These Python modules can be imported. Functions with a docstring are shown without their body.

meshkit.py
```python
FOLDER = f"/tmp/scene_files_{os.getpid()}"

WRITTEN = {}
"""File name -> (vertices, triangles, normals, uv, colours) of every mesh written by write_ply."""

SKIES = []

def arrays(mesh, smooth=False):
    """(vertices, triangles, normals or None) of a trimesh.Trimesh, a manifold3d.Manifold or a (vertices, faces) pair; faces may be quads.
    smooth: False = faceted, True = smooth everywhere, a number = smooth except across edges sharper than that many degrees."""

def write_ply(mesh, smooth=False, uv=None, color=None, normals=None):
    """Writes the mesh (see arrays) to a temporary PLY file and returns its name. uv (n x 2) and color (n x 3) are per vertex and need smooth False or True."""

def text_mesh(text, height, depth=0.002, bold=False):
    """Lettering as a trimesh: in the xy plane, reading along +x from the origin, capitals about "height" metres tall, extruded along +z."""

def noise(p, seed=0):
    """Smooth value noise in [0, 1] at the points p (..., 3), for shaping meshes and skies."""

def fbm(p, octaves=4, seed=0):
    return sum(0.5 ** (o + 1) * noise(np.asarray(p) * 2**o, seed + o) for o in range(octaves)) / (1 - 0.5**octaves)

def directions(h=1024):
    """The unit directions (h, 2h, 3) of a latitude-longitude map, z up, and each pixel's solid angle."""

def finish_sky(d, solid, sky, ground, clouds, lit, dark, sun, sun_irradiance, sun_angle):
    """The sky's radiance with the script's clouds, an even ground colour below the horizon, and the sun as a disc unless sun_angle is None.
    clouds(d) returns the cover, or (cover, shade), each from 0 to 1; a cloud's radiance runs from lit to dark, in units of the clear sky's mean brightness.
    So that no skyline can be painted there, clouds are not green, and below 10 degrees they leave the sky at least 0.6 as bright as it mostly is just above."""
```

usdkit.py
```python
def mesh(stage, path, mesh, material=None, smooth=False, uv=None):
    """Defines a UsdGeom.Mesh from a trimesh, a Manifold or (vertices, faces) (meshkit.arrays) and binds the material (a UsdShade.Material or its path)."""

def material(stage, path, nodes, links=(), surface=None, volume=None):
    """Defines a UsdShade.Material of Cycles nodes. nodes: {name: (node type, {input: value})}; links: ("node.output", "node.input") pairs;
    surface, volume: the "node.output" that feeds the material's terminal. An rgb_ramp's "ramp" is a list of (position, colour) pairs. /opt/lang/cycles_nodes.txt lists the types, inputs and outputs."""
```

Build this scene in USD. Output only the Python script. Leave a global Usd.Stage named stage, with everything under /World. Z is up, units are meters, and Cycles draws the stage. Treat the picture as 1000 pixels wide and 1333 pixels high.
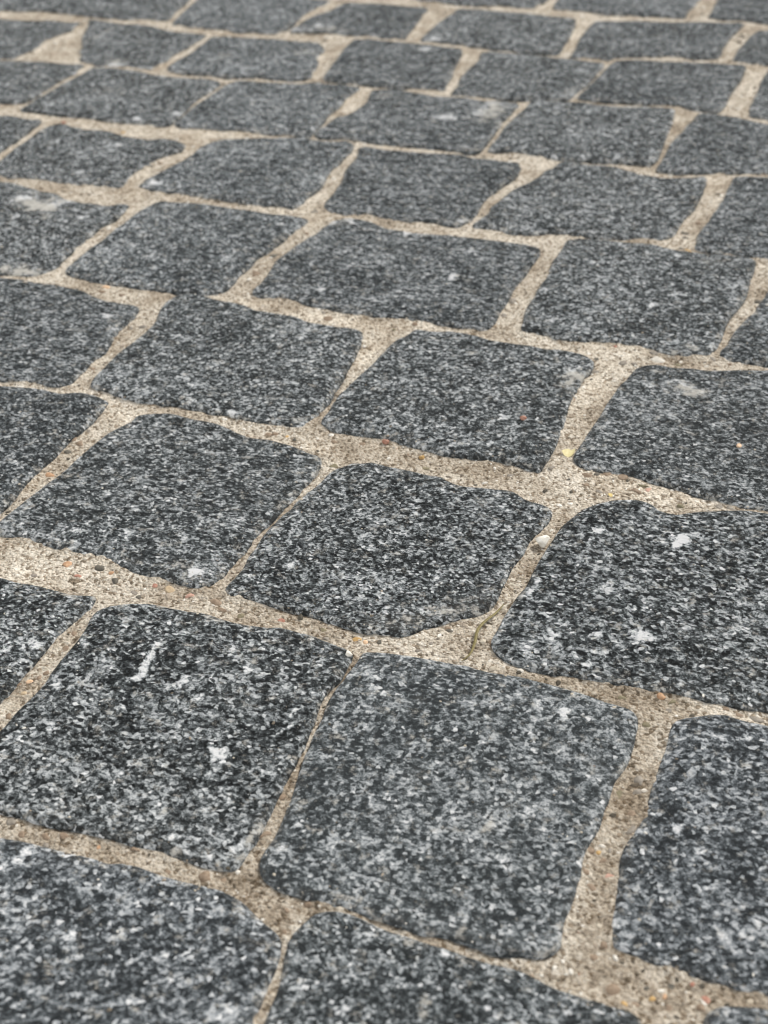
import math
import random

import numpy as np
import shapely
from pxr import Gf, Sdf, Usd, UsdGeom, UsdLux, UsdShade
from scipy.spatial import Delaunay, cKDTree
from shapely.geometry import LineString, Polygon

import meshkit
import usdkit

# ---------------------------------------------------------------- camera, sky, sun, exposure
stage = Usd.Stage.CreateInMemory()
UsdGeom.SetStageUpAxis(stage, 'Z')
UsdGeom.SetStageMetersPerUnit(stage, 1.0)
UsdGeom.Xform.Define(stage, '/World')
UsdGeom.Scope.Define(stage, '/World/Looks')
CAMERA = [0.9435903, 0.3301779, -0.0248965, 0.0000000, -0.1693617, 0.5458796, 0.8205682, 0.0000000, 0.2845240, -0.7700637, 0.5710062, 0.0000000, 0.1600973, -0.4333030, 0.3212964, 1.0000000]
FOCAL = 64.9688  # millimetres on a 36 mm wide picture

cam = UsdGeom.Camera.Define(stage, '/World/camera')
cam.AddTransformOp().Set(Gf.Matrix4d(*CAMERA))
cam.CreateHorizontalApertureAttr(36.0)
cam.CreateVerticalApertureAttr(48.0)
cam.CreateFocalLengthAttr(FOCAL)
cam.CreateFStopAttr(20.0)
cam.CreateFocusDistanceAttr(0.515)
cam.CreateClippingRangeAttr(Gf.Vec2f(0.02, 1000.0))
cam.CreateExposureAttr(1.27)

SUN_AZIMUTH = math.radians(28.0)        # clockwise from +y
SUN_ELEVATION = math.radians(42.0)
usdkit.material(stage, '/World/Looks/sky_light', {
    'sky': ('sky_texture', {'sky_type': 'single_scattering', 'sun_disc': False, 'sun_elevation': SUN_ELEVATION, 'sun_rotation': SUN_AZIMUTH, 'aerosol_density': 2.5}),
    'dir': ('texture_coordinate', {}),
    'veil_n': ('noise_texture', {'scale': 2.2, 'detail': 5.0, 'roughness': 0.55}),
    'veil': ('map_range', {'range_type': 'smoothstep', 'from_min': 0.30, 'from_max': 0.62, 'to_min': 0.45, 'to_max': 0.92, 'clamp': True}),
    'cloud': ('mix_color', {'b': (5.6, 5.5, 5.3), 'use_clamp': False}),
    'bg': ('background_shader', {'strength': 0.075})}, [('dir.generated', 'veil_n.vector'), ('veil_n.fac', 'veil.value'), ('veil.result', 'cloud.fac'), ('sky.color', 'cloud.a'), ('cloud.result', 'bg.color')], surface='bg.background')
dome = UsdLux.DomeLight.Define(stage, '/World/sky')
UsdShade.MaterialBindingAPI.Apply(dome.GetPrim()).Bind(UsdShade.Material.Get(stage, '/World/Looks/sky_light'))
dome.GetPrim().SetCustomDataByKey('kind', 'structure')
sun = UsdLux.DistantLight.Define(stage, '/World/sun')
sun.CreateIntensityAttr(0.4)
sun.CreateAngleAttr(12.0)
sun.CreateNormalizeAttr(True)
sun.CreateColorAttr(Gf.Vec3f(1.0, 0.965, 0.91))
sun.AddRotateXYZOp().Set(Gf.Vec3f(90.0 - math.degrees(SUN_ELEVATION), 0.0, 180.0 - math.degrees(SUN_AZIMUTH)))

# ---------------------------------------------------------------- measured plan, in millimetres on the ground
STONES = {
    'B1': [(-58.5,-201.4),(-62.9,-202.1),(-64.1,-205.8),(-64.3,-210.2),(-63.1,-214.4),(-61.8,-218.7),(-60.5,-223.1),(-59.2,-227.4),(-57.9,-231.8),(-56.6,-236.1),(-55.3,-240.4),(-54.0,-244.8),(-52.7,-249.1),(-51.4,-253.5),(-50.2,-257.9),(-49.3,-262.3),(-48.3,-266.7),(-47.4,-271.2),(-46.5,-275.6),(-45.6,-280.0),(-43.7,-284.0),(-41.8,-287.9),(-38.5,-290.2),(-34.2,-291.7),(-29.9,-293.2),(-25.6,-294.6),(-21.3,-296.1),(-17.0,-297.3),(-12.6,-298.4),(-8.2,-299.5),(-3.8,-300.6),(0.6,-301.7),(5.0,-302.8),(9.4,-303.9),(13.8,-305.0),(18.3,-304.8),(22.9,-304.7),(27.4,-304.5),(31.9,-304.4),(36.4,-304.2),(41.0,-304.1),(45.4,-303.0),(46.6,-298.8),(46.6,-294.3),(46.5,-289.8),(46.4,-285.2),(46.3,-280.7),(46.2,-276.2),(46.1,-271.7),(45.9,-267.1),(45.8,-262.6),(45.7,-258.1),(45.5,-253.5),(45.4,-249.0),(45.2,-244.5),(44.9,-240.0),(44.7,-235.4),(44.3,-230.9),(44.0,-226.4),(43.8,-221.9),(43.5,-217.3),(43.0,-212.9),(41.7,-208.6),(38.7,-206.7),(34.6,-204.9),(30.6,-202.7),(26.8,-200.4),(22.6,-199.1),(18.2,-198.2),(13.7,-198.3),(9.1,-198.5),(4.6,-198.6),(0.1,-198.6),(-4.4,-198.3),(-8.9,-197.9),(-13.4,-198.2),(-17.9,-198.5),(-22.5,-198.7),(-27.0,-198.9),(-31.5,-199.3),(-36.0,-199.7),(-40.5,-199.9),(-45.0,-199.8),(-49.5,-200.2),(-54.0,-200.6)],
    'B2': [(47.7,-218.2),(48.4,-222.7),(48.7,-227.2),(48.9,-231.8),(49.1,-236.3),(49.3,-240.8),(49.5,-245.3),(49.7,-249.8),(49.9,-254.3),(50.1,-258.8),(50.4,-263.4),(50.6,-267.9),(50.8,-272.4),(51.1,-276.9),(51.3,-281.4),(51.6,-285.9),(51.9,-290.4),(52.2,-294.9),(52.7,-299.2),(55.6,-301.9),(60.1,-301.6),(64.6,-301.2),(69.1,-300.8),(73.6,-300.4),(78.1,-300.0),(82.6,-299.6),(87.1,-299.2),(91.6,-298.8),(96.1,-298.4),(100.6,-298.0),(105.1,-297.6),(109.6,-297.2),(114.1,-296.8),(118.6,-296.4),(123.1,-295.9),(127.6,-295.4),(132.1,-295.0),(136.6,-294.5),(141.0,-293.8),(144.7,-291.4),(145.3,-287.0),(145.7,-282.5),(145.4,-278.0),(145.1,-273.4),(144.9,-268.9),(144.7,-264.4),(144.6,-259.9),(144.5,-255.4),(144.4,-250.9),(144.3,-246.3),(144.2,-241.8),(144.1,-237.3),(144.0,-232.8),(143.9,-228.3),(143.9,-223.7),(143.8,-219.2),(143.7,-214.7),(143.6,-210.2),(143.5,-205.8),(141.8,-202.0),(137.7,-200.6),(133.2,-200.6),(128.7,-200.8),(124.2,-200.7),(119.7,-200.5),(115.3,-199.5),(111.0,-198.2),(106.5,-198.1),(102.0,-198.2),(97.5,-198.1),(93.0,-198.0),(88.5,-197.5),(84.0,-197.2),(79.5,-197.1),(75.0,-196.9),(70.5,-196.7),(66.0,-196.2),(61.7,-195.0),(57.2,-194.5),(52.7,-194.9),(48.7,-196.8),(47.2,-201.0),(45.7,-205.2),(45.4,-209.5),(46.4,-213.8)],
    'B3': [(159.2,-205.1),(159.1,-209.7),(159.0,-214.2),(158.9,-218.7),(158.9,-223.3),(158.8,-227.8),(158.7,-232.4),(158.5,-236.9),(158.4,-241.5),(158.2,-246.0),(158.1,-250.6),(157.9,-255.1),(157.8,-259.7),(157.6,-264.2),(157.5,-268.7),(157.5,-273.3),(157.4,-277.8),(157.4,-282.4),(158.1,-286.6),(162.1,-287.6),(166.6,-287.3),(171.2,-286.9),(175.7,-286.3),(180.2,-285.6),(184.6,-285.0),(189.1,-284.3),(193.6,-283.7),(198.1,-283.0),(202.7,-282.4),(207.2,-281.8),(211.7,-281.2),(216.2,-280.6),(220.7,-280.0),(224.7,-278.7),(226.9,-274.7),(229.1,-270.8),(229.9,-266.4),(230.7,-261.9),(231.5,-257.4),(232.4,-253.0),(233.2,-248.5),(234.0,-244.1),(234.5,-239.6),(234.8,-235.1),(235.1,-230.5),(235.4,-226.0),(235.6,-221.4),(235.9,-216.9),(236.2,-212.4),(236.4,-207.9),(236.1,-203.5),(235.0,-199.3),(231.6,-196.6),(227.6,-194.5),(223.6,-192.4),(219.3,-191.1),(214.8,-190.5),(210.3,-189.8),(205.9,-189.2),(201.4,-188.5),(196.9,-187.9),(192.4,-187.5),(187.9,-187.9),(183.4,-188.3),(178.8,-188.7),(174.3,-189.1),(169.9,-189.9),(165.4,-190.8),(161.3,-192.7),(159.4,-196.2),(159.3,-200.6)],
    'S0': [(-152.3,-84.3),(-156.8,-84.2),(-161.2,-85.0),(-165.5,-86.4),(-167.0,-89.6),(-166.8,-94.0),(-166.5,-98.4),(-165.8,-102.9),(-165.0,-107.3),(-164.2,-111.8),(-163.5,-116.2),(-162.7,-120.7),(-161.9,-125.2),(-161.2,-129.6),(-160.4,-134.1),(-159.7,-138.6),(-159.1,-143.1),(-158.5,-147.6),(-157.9,-152.1),(-157.3,-156.5),(-156.6,-161.0),(-156.0,-165.5),(-155.4,-170.0),(-154.8,-174.4),(-153.8,-178.8),(-152.8,-183.2),(-151.8,-187.6),(-150.6,-191.3),(-146.9,-193.5),(-142.6,-194.2),(-138.1,-193.8),(-133.6,-193.5),(-129.1,-193.2),(-124.5,-193.0),(-120.0,-192.7),(-115.5,-192.4),(-111.0,-192.1),(-106.4,-191.9),(-101.9,-191.6),(-97.4,-191.3),(-92.9,-190.6),(-90.1,-188.3),(-89.5,-183.8),(-89.6,-179.2),(-89.7,-174.7),(-89.7,-170.2),(-89.6,-165.7),(-89.5,-161.1),(-89.4,-156.6),(-89.2,-152.1),(-89.0,-147.5),(-88.5,-143.1),(-88.3,-138.6),(-88.6,-134.1),(-88.2,-129.6),(-88.0,-125.1),(-87.8,-120.5),(-87.6,-116.0),(-87.9,-111.5),(-87.4,-107.0),(-86.5,-102.6),(-85.9,-98.1),(-85.0,-93.7),(-84.4,-89.2),(-85.2,-85.4),(-89.4,-86.1),(-93.8,-87.2),(-98.2,-87.2),(-102.7,-86.6),(-107.2,-86.5),(-111.7,-86.4),(-116.2,-86.4),(-120.7,-86.3),(-125.3,-86.3),(-129.8,-86.0),(-134.3,-85.7),(-138.8,-85.3),(-143.3,-84.8),(-147.8,-84.4)],
    'S1': [(-80.0,-164.2),(-80.3,-168.7),(-80.7,-173.2),(-81.7,-177.7),(-82.7,-182.0),(-82.4,-186.2),(-80.3,-189.1),(-76.0,-190.2),(-71.5,-190.2),(-66.9,-190.1),(-62.4,-190.0),(-57.9,-189.9),(-53.4,-189.8),(-48.8,-189.7),(-44.3,-189.7),(-39.8,-189.6),(-35.2,-189.5),(-30.7,-189.4),(-26.2,-189.2),(-21.6,-189.2),(-17.1,-189.2),(-12.6,-189.4),(-8.1,-189.6),(-3.5,-189.7),(1.0,-189.8),(5.5,-189.7),(10.1,-189.6),(14.6,-189.4),(19.1,-188.9),(19.7,-184.7),(19.6,-180.2),(20.2,-175.7),(20.2,-171.2),(20.1,-166.7),(19.9,-162.1),(19.7,-157.6),(19.6,-153.1),(19.5,-148.5),(19.5,-144.0),(19.2,-139.5),(19.5,-135.0),(18.7,-130.5),(18.3,-126.0),(17.8,-121.5),(16.8,-117.1),(16.6,-112.6),(17.0,-108.1),(17.7,-103.6),(18.4,-99.2),(18.7,-94.6),(19.1,-90.1),(18.0,-86.3),(14.1,-85.1),(9.6,-84.3),(5.2,-83.3),(0.9,-82.1),(-3.6,-81.9),(-8.1,-81.3),(-12.5,-81.5),(-16.7,-83.1),(-21.2,-83.5),(-25.7,-83.7),(-30.2,-83.7),(-34.7,-83.3),(-39.2,-82.5),(-43.5,-82.4),(-47.9,-83.1),(-52.5,-83.2),(-57.0,-83.3),(-61.5,-83.3),(-65.9,-84.1),(-70.3,-85.3),(-74.2,-87.4),(-77.7,-90.1),(-80.0,-92.4),(-80.2,-96.6),(-79.6,-101.0),(-78.9,-105.5),(-78.4,-110.1),(-78.5,-114.7),(-78.6,-119.2),(-78.6,-123.7),(-78.4,-128.1),(-77.6,-132.6),(-77.8,-137.2),(-78.4,-141.7),(-78.9,-146.2),(-79.3,-150.7),(-79.2,-155.2),(-79.8,-159.7)],
    'S2': [(22.2,-88.7),(21.7,-93.2),(21.0,-97.7),(20.4,-102.2),(19.9,-106.7),(19.7,-111.1),(20.2,-115.5),(20.7,-120.1),(20.6,-124.7),(20.7,-129.2),(21.1,-133.6),(21.8,-138.1),(22.3,-142.6),(23.1,-147.0),(23.9,-151.5),(24.4,-156.1),(24.9,-160.6),(25.6,-165.1),(26.2,-169.6),(26.3,-174.3),(25.3,-178.7),(25.3,-182.9),(26.9,-186.9),(29.9,-190.0),(34.3,-191.0),(38.8,-191.4),(43.3,-191.8),(47.8,-191.3),(52.3,-191.9),(56.8,-192.0),(61.3,-192.4),(65.9,-192.2),(70.4,-192.6),(74.9,-193.2),(79.4,-193.4),(83.9,-192.9),(88.3,-192.0),(92.9,-191.9),(97.4,-192.5),(101.8,-192.5),(106.0,-190.9),(110.5,-190.4),(114.7,-189.1),(117.0,-186.0),(116.3,-181.6),(115.7,-177.1),(116.1,-172.6),(116.4,-168.0),(116.3,-163.5),(116.2,-158.9),(115.6,-154.4),(115.6,-150.0),(116.5,-145.5),(117.6,-141.1),(117.9,-136.6),(117.7,-132.1),(118.1,-127.6),(117.9,-123.0),(118.2,-118.6),(119.6,-114.3),(120.7,-109.9),(120.9,-105.4),(120.9,-100.9),(120.8,-96.3),(120.5,-91.8),(119.7,-87.8),(116.7,-85.2),(112.2,-84.6),(107.8,-83.7),(103.4,-83.1),(98.9,-82.4),(94.4,-82.2),(89.9,-81.7),(85.4,-81.2),(80.9,-81.0),(76.3,-81.2),(71.8,-81.5),(67.3,-81.8),(62.8,-81.7),(58.3,-81.0),(53.8,-81.6),(49.3,-81.5),(44.8,-81.5),(40.3,-81.7),(35.7,-82.1),(31.3,-82.9),(26.8,-83.6),(22.4,-84.6)],
    'S3': [(131.1,-113.3),(130.9,-117.8),(130.9,-122.3),(130.9,-126.9),(130.5,-131.5),(129.9,-136.1),(128.6,-140.5),(127.5,-144.8),(127.2,-149.1),(127.7,-153.6),(128.3,-158.1),(129.0,-162.6),(129.2,-167.2),(129.4,-171.7),(129.9,-176.2),(131.2,-180.5),(135.0,-181.5),(139.1,-182.2),(143.6,-183.0),(148.1,-182.7),(152.6,-183.1),(157.1,-183.9),(161.6,-183.3),(165.9,-184.2),(170.4,-183.6),(174.9,-183.3),(179.4,-183.3),(184.0,-183.3),(188.5,-183.7),(193.0,-184.2),(197.5,-184.7),(202.1,-185.2),(206.5,-184.7),(209.0,-181.5),(210.5,-177.2),(211.0,-172.7),(211.6,-168.2),(212.2,-163.7),(212.7,-159.2),(213.3,-154.7),(213.8,-150.2),(214.4,-145.7),(214.9,-141.2),(215.5,-136.6),(216.0,-132.1),(216.6,-127.6),(217.1,-123.1),(217.7,-118.6),(218.2,-114.1),(218.8,-109.6),(219.3,-105.1),(219.7,-100.6),(220.1,-96.0),(220.5,-91.5),(220.8,-87.2),(219.5,-83.6),(215.8,-81.8),(211.3,-81.3),(206.8,-80.8),(202.3,-80.6),(197.7,-80.5),(193.2,-80.3),(188.7,-80.1),(184.1,-79.9),(179.6,-79.8),(175.1,-79.7),(170.5,-79.7),(166.0,-79.7),(161.5,-79.6),(156.9,-79.4),(152.4,-79.3),(148.0,-78.4),(143.6,-79.4),(139.6,-81.6),(135.7,-83.8),(132.3,-86.6),(131.9,-90.6),(132.1,-95.1),(132.2,-99.7),(131.9,-104.3),(131.6,-108.8)],
    'T0': [(-211.8,42.7),(-216.3,42.2),(-220.7,41.7),(-225.2,41.3),(-229.8,41.1),(-234.3,40.8),(-238.8,40.5),(-242.3,37.9),(-244.8,34.5),(-244.8,30.1),(-244.7,25.6),(-244.4,21.2),(-243.7,16.8),(-243.0,12.3),(-242.4,7.8),(-241.7,3.4),(-241.0,-1.1),(-240.3,-5.6),(-239.6,-10.1),(-238.9,-14.5),(-238.2,-19.0),(-237.5,-23.5),(-236.8,-28.0),(-236.1,-32.4),(-235.4,-36.9),(-234.7,-41.4),(-234.0,-45.8),(-233.3,-50.3),(-232.7,-54.6),(-231.2,-58.0),(-227.8,-60.7),(-223.3,-61.1),(-218.8,-61.3),(-214.3,-61.5),(-209.8,-61.7),(-205.2,-61.9),(-200.7,-62.0),(-196.2,-62.2),(-191.6,-62.3),(-187.1,-62.4),(-182.6,-62.6),(-178.1,-62.7),(-173.5,-62.9),(-169.0,-63.0),(-164.5,-62.9),(-160.0,-62.4),(-155.9,-61.1),(-153.6,-57.2),(-152.9,-52.8),(-152.3,-48.3),(-151.9,-43.8),(-151.7,-39.3),(-151.5,-34.8),(-152.0,-30.3),(-152.2,-25.7),(-152.2,-21.2),(-152.0,-16.7),(-151.9,-12.2),(-151.7,-7.7),(-150.7,-3.2),(-151.3,1.2),(-152.1,5.7),(-152.7,10.1),(-151.7,14.5),(-151.0,19.0),(-150.6,23.5),(-151.0,28.0),(-151.2,32.5),(-151.2,37.1),(-151.0,41.6),(-151.6,45.4),(-155.2,46.6),(-159.4,48.0),(-163.7,48.6),(-168.2,48.6),(-172.1,46.6),(-176.0,44.8),(-180.5,45.5),(-185.0,46.0),(-189.5,46.1),(-194.0,45.9),(-198.4,45.1),(-202.8,44.2),(-207.3,43.2)],
    'T1': [(-131.5,33.9),(-133.1,29.5),(-135.0,25.4),(-136.5,21.3),(-137.3,17.0),(-138.0,12.5),(-138.7,8.1),(-139.2,3.7),(-139.4,-0.8),(-139.5,-5.3),(-139.5,-9.9),(-140.3,-14.4),(-141.2,-18.8),(-142.1,-23.2),(-142.6,-27.6),(-143.3,-32.1),(-144.1,-36.5),(-144.6,-41.0),(-145.1,-45.4),(-145.6,-49.9),(-146.0,-54.3),(-146.4,-58.1),(-142.5,-59.4),(-138.0,-59.4),(-133.5,-59.2),(-129.0,-59.2),(-124.6,-60.2),(-120.2,-60.9),(-115.7,-61.1),(-111.2,-61.3),(-106.7,-61.9),(-102.3,-62.0),(-98.0,-60.7),(-93.7,-60.5),(-89.5,-62.0),(-85.8,-64.3),(-81.3,-65.0),(-77.1,-66.7),(-72.8,-66.4),(-68.3,-65.9),(-63.9,-66.4),(-59.5,-67.4),(-55.0,-67.7),(-50.5,-67.5),(-47.1,-65.5),(-45.9,-61.2),(-44.8,-56.9),(-45.0,-52.4),(-44.5,-47.9),(-43.6,-43.5),(-43.2,-39.1),(-43.5,-34.6),(-43.6,-30.1),(-43.0,-25.6),(-41.7,-21.3),(-41.2,-16.9),(-40.8,-12.4),(-40.1,-7.9),(-39.5,-3.5),(-38.9,1.0),(-38.5,5.5),(-38.4,10.0),(-37.8,14.4),(-37.8,18.9),(-38.2,23.4),(-39.0,27.8),(-41.3,30.2),(-45.6,31.0),(-49.8,32.8),(-54.0,34.2),(-58.3,35.3),(-62.8,35.9),(-67.2,36.4),(-71.6,35.5),(-76.0,35.4),(-80.5,36.6),(-84.6,38.4),(-88.8,40.1),(-93.0,41.4),(-97.4,42.2),(-101.9,42.4),(-106.4,42.3),(-110.8,43.0),(-115.2,43.7),(-119.7,43.8),(-124.1,43.2),(-128.0,40.9),(-131.6,38.2)],
    'T2': [(-30.8,18.1),(-31.1,13.5),(-32.2,9.0),(-33.4,4.6),(-34.5,0.3),(-35.7,-4.1),(-36.3,-8.5),(-37.0,-13.1),(-38.3,-17.4),(-38.7,-21.8),(-39.0,-26.3),(-39.4,-30.8),(-39.2,-35.2),(-38.8,-39.8),(-39.1,-44.3),(-38.5,-48.7),(-38.1,-53.4),(-38.5,-57.9),(-39.3,-62.3),(-39.6,-66.3),(-36.9,-68.2),(-32.3,-68.2),(-27.8,-68.1),(-23.3,-68.6),(-18.8,-69.2),(-14.3,-69.4),(-9.7,-69.2),(-5.2,-69.3),(-0.7,-69.9),(3.7,-71.0),(8.2,-71.8),(12.7,-72.4),(17.2,-72.5),(21.7,-71.9),(26.2,-71.3),(30.8,-71.2),(34.4,-68.6),(36.7,-64.7),(39.8,-61.4),(43.6,-58.9),(47.4,-56.4),(51.2,-53.9),(54.9,-51.3),(57.2,-47.7),(57.9,-43.2),(58.0,-38.6),(58.1,-34.1),(58.1,-29.6),(58.2,-25.0),(58.2,-20.5),(59.4,-16.1),(60.2,-11.7),(60.6,-7.2),(60.7,-2.6),(61.3,1.8),(62.9,6.1),(64.1,10.5),(64.4,15.0),(64.1,19.3),(61.8,22.1),(57.4,23.1),(53.1,24.2),(49.2,26.6),(45.0,28.3),(40.6,28.1),(36.1,27.4),(31.6,26.6),(27.2,25.6),(22.7,26.1),(18.6,27.6),(14.7,29.8),(10.2,29.7),(5.7,30.0),(1.2,30.7),(-3.3,31.2),(-7.8,31.2),(-12.3,31.5),(-16.7,32.4),(-20.6,30.1),(-25.0,29.2),(-27.0,25.5),(-29.8,22.2)],
    'T3': [(74.6,18.4),(73.0,14.3),(71.8,10.0),(71.2,5.6),(70.7,1.1),(70.1,-3.4),(69.5,-7.9),(69.1,-12.3),(68.8,-16.9),(68.4,-21.3),(68.4,-25.8),(68.3,-30.5),(67.2,-35.0),(66.5,-39.4),(65.9,-43.9),(65.4,-48.4),(64.7,-52.8),(64.1,-57.2),(64.2,-61.5),(64.6,-65.8),(67.0,-69.6),(70.7,-72.0),(75.1,-72.9),(79.4,-74.0),(84.0,-74.0),(88.5,-73.9),(93.0,-73.6),(97.5,-73.8),(102.1,-73.5),(106.6,-73.4),(111.2,-73.3),(115.7,-73.3),(120.2,-72.8),(124.6,-71.8),(129.0,-71.1),(133.5,-71.7),(138.0,-71.8),(142.6,-71.7),(147.0,-72.3),(151.6,-72.4),(156.1,-71.8),(160.6,-71.4),(165.1,-71.2),(169.7,-71.0),(174.2,-70.9),(178.7,-70.6),(182.6,-69.1),(184.5,-65.2),(184.8,-60.6),(185.1,-56.1),(185.4,-51.6),(185.6,-47.1),(185.8,-42.5),(186.0,-38.0),(186.2,-33.5),(186.4,-28.9),(186.6,-24.4),(186.8,-19.9),(187.0,-15.3),(187.2,-10.8),(187.4,-6.3),(187.6,-1.7),(187.8,2.8),(188.0,7.3),(188.3,11.9),(188.5,16.4),(188.6,20.9),(188.5,25.4),(188.4,29.9),(188.4,34.5),(188.3,38.7),(186.5,42.1),(182.8,43.7),(178.3,44.0),(173.8,44.3),(169.2,44.5),(164.7,44.8),(160.2,45.1),(155.7,44.6),(151.3,43.9),(146.8,43.2),(142.3,43.2),(137.8,42.5),(133.5,41.1),(129.3,39.6),(125.1,37.9),(120.8,36.3),(116.8,34.4),(112.9,32.0),(108.4,32.1),(104.3,33.6),(101.0,36.7),(97.2,37.6),(92.8,36.5),(88.5,35.2),(84.7,32.9),(81.5,29.8),(78.7,26.3),(76.3,22.5)],
    'U0': [(-265.8,147.8),(-270.3,147.3),(-274.8,147.2),(-279.3,147.4),(-283.8,147.8),(-288.3,148.5),(-292.7,148.9),(-293.4,145.3),(-294.9,142.2),(-294.5,138.0),(-293.8,133.6),(-293.1,129.1),(-292.4,124.7),(-291.7,120.2),(-290.9,115.8),(-290.1,111.3),(-289.4,106.9),(-288.6,102.4),(-287.8,98.0),(-287.1,93.5),(-286.3,89.1),(-285.5,84.6),(-284.8,80.2),(-284.1,75.7),(-283.4,71.2),(-282.7,66.8),(-282.0,62.3),(-281.3,57.8),(-280.9,53.7),(-278.9,50.8),(-275.2,48.4),(-270.7,48.5),(-266.2,48.6),(-261.7,48.7),(-257.2,48.8),(-252.6,48.9),(-248.1,49.1),(-243.6,49.2),(-239.1,49.4),(-234.6,49.6),(-230.1,49.7),(-225.6,50.1),(-221.1,50.5),(-216.6,51.0),(-212.1,51.5),(-207.6,52.1),(-203.1,52.8),(-198.6,53.1),(-194.1,53.4),(-189.6,53.0),(-185.1,52.6),(-180.8,52.8),(-178.1,55.9),(-177.8,60.4),(-178.1,64.9),(-178.0,69.4),(-178.2,73.9),(-178.4,78.4),(-177.7,82.9),(-177.7,87.4),(-177.9,91.9),(-178.8,96.3),(-179.8,100.7),(-180.4,105.2),(-180.8,109.7),(-181.0,114.2),(-180.7,118.7),(-180.9,123.2),(-181.4,127.7),(-182.5,132.1),(-183.8,136.2),(-186.9,138.0),(-191.0,138.1),(-195.5,137.9),(-200.0,138.0),(-204.6,138.2),(-209.0,139.6),(-213.4,141.0),(-217.5,143.2),(-221.4,145.2),(-225.6,145.8),(-230.0,146.3),(-234.5,147.0),(-239.0,147.6),(-243.4,147.8),(-247.9,147.2),(-252.4,147.5),(-256.9,147.9),(-261.3,148.4)],
    'U1': [(-167.2,158.0),(-169.3,155.1),(-170.3,151.0),(-171.0,146.8),(-170.6,142.5),(-170.0,138.3),(-168.7,134.1),(-167.4,129.7),(-166.5,125.1),(-165.8,120.5),(-165.6,115.9),(-165.4,111.4),(-165.8,106.8),(-166.2,102.3),(-166.8,97.8),(-167.7,93.4),(-168.0,89.0),(-168.0,84.6),(-167.9,80.1),(-167.8,75.6),(-167.7,71.1),(-167.6,66.7),(-167.2,62.4),(-166.2,58.6),(-162.7,57.2),(-158.2,56.7),(-154.0,55.1),(-149.7,53.7),(-145.3,52.6),(-140.9,52.0),(-136.4,51.9),(-131.9,52.0),(-127.4,52.3),(-123.2,54.0),(-118.9,55.0),(-114.4,54.7),(-110.0,54.2),(-105.6,53.3),(-101.4,51.5),(-97.1,52.7),(-92.6,52.3),(-88.1,51.9),(-83.7,51.4),(-79.2,50.7),(-74.7,50.6),(-70.2,51.1),(-65.8,51.8),(-61.3,51.3),(-57.0,51.2),(-56.5,55.7),(-55.7,60.1),(-54.7,64.5),(-54.5,69.0),(-54.5,73.5),(-54.4,78.0),(-54.7,82.5),(-55.5,87.0),(-55.6,91.4),(-55.7,95.9),(-56.2,100.4),(-56.8,104.9),(-57.1,109.4),(-57.2,113.9),(-57.6,118.4),(-58.1,122.8),(-58.9,127.3),(-59.6,131.7),(-60.6,136.1),(-61.6,140.5),(-63.3,143.9),(-66.3,145.6),(-70.8,145.3),(-75.3,145.1),(-79.8,145.2),(-84.2,145.3),(-88.7,145.5),(-93.2,146.0),(-97.4,147.9),(-101.5,149.4),(-105.9,149.8),(-110.4,149.9),(-114.9,150.1),(-119.4,150.3),(-123.9,150.2),(-127.9,152.4),(-131.8,154.0),(-136.2,154.7),(-140.6,155.4),(-145.1,155.7),(-149.6,156.0),(-153.9,157.4),(-158.3,158.2),(-162.8,158.7)],
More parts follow.
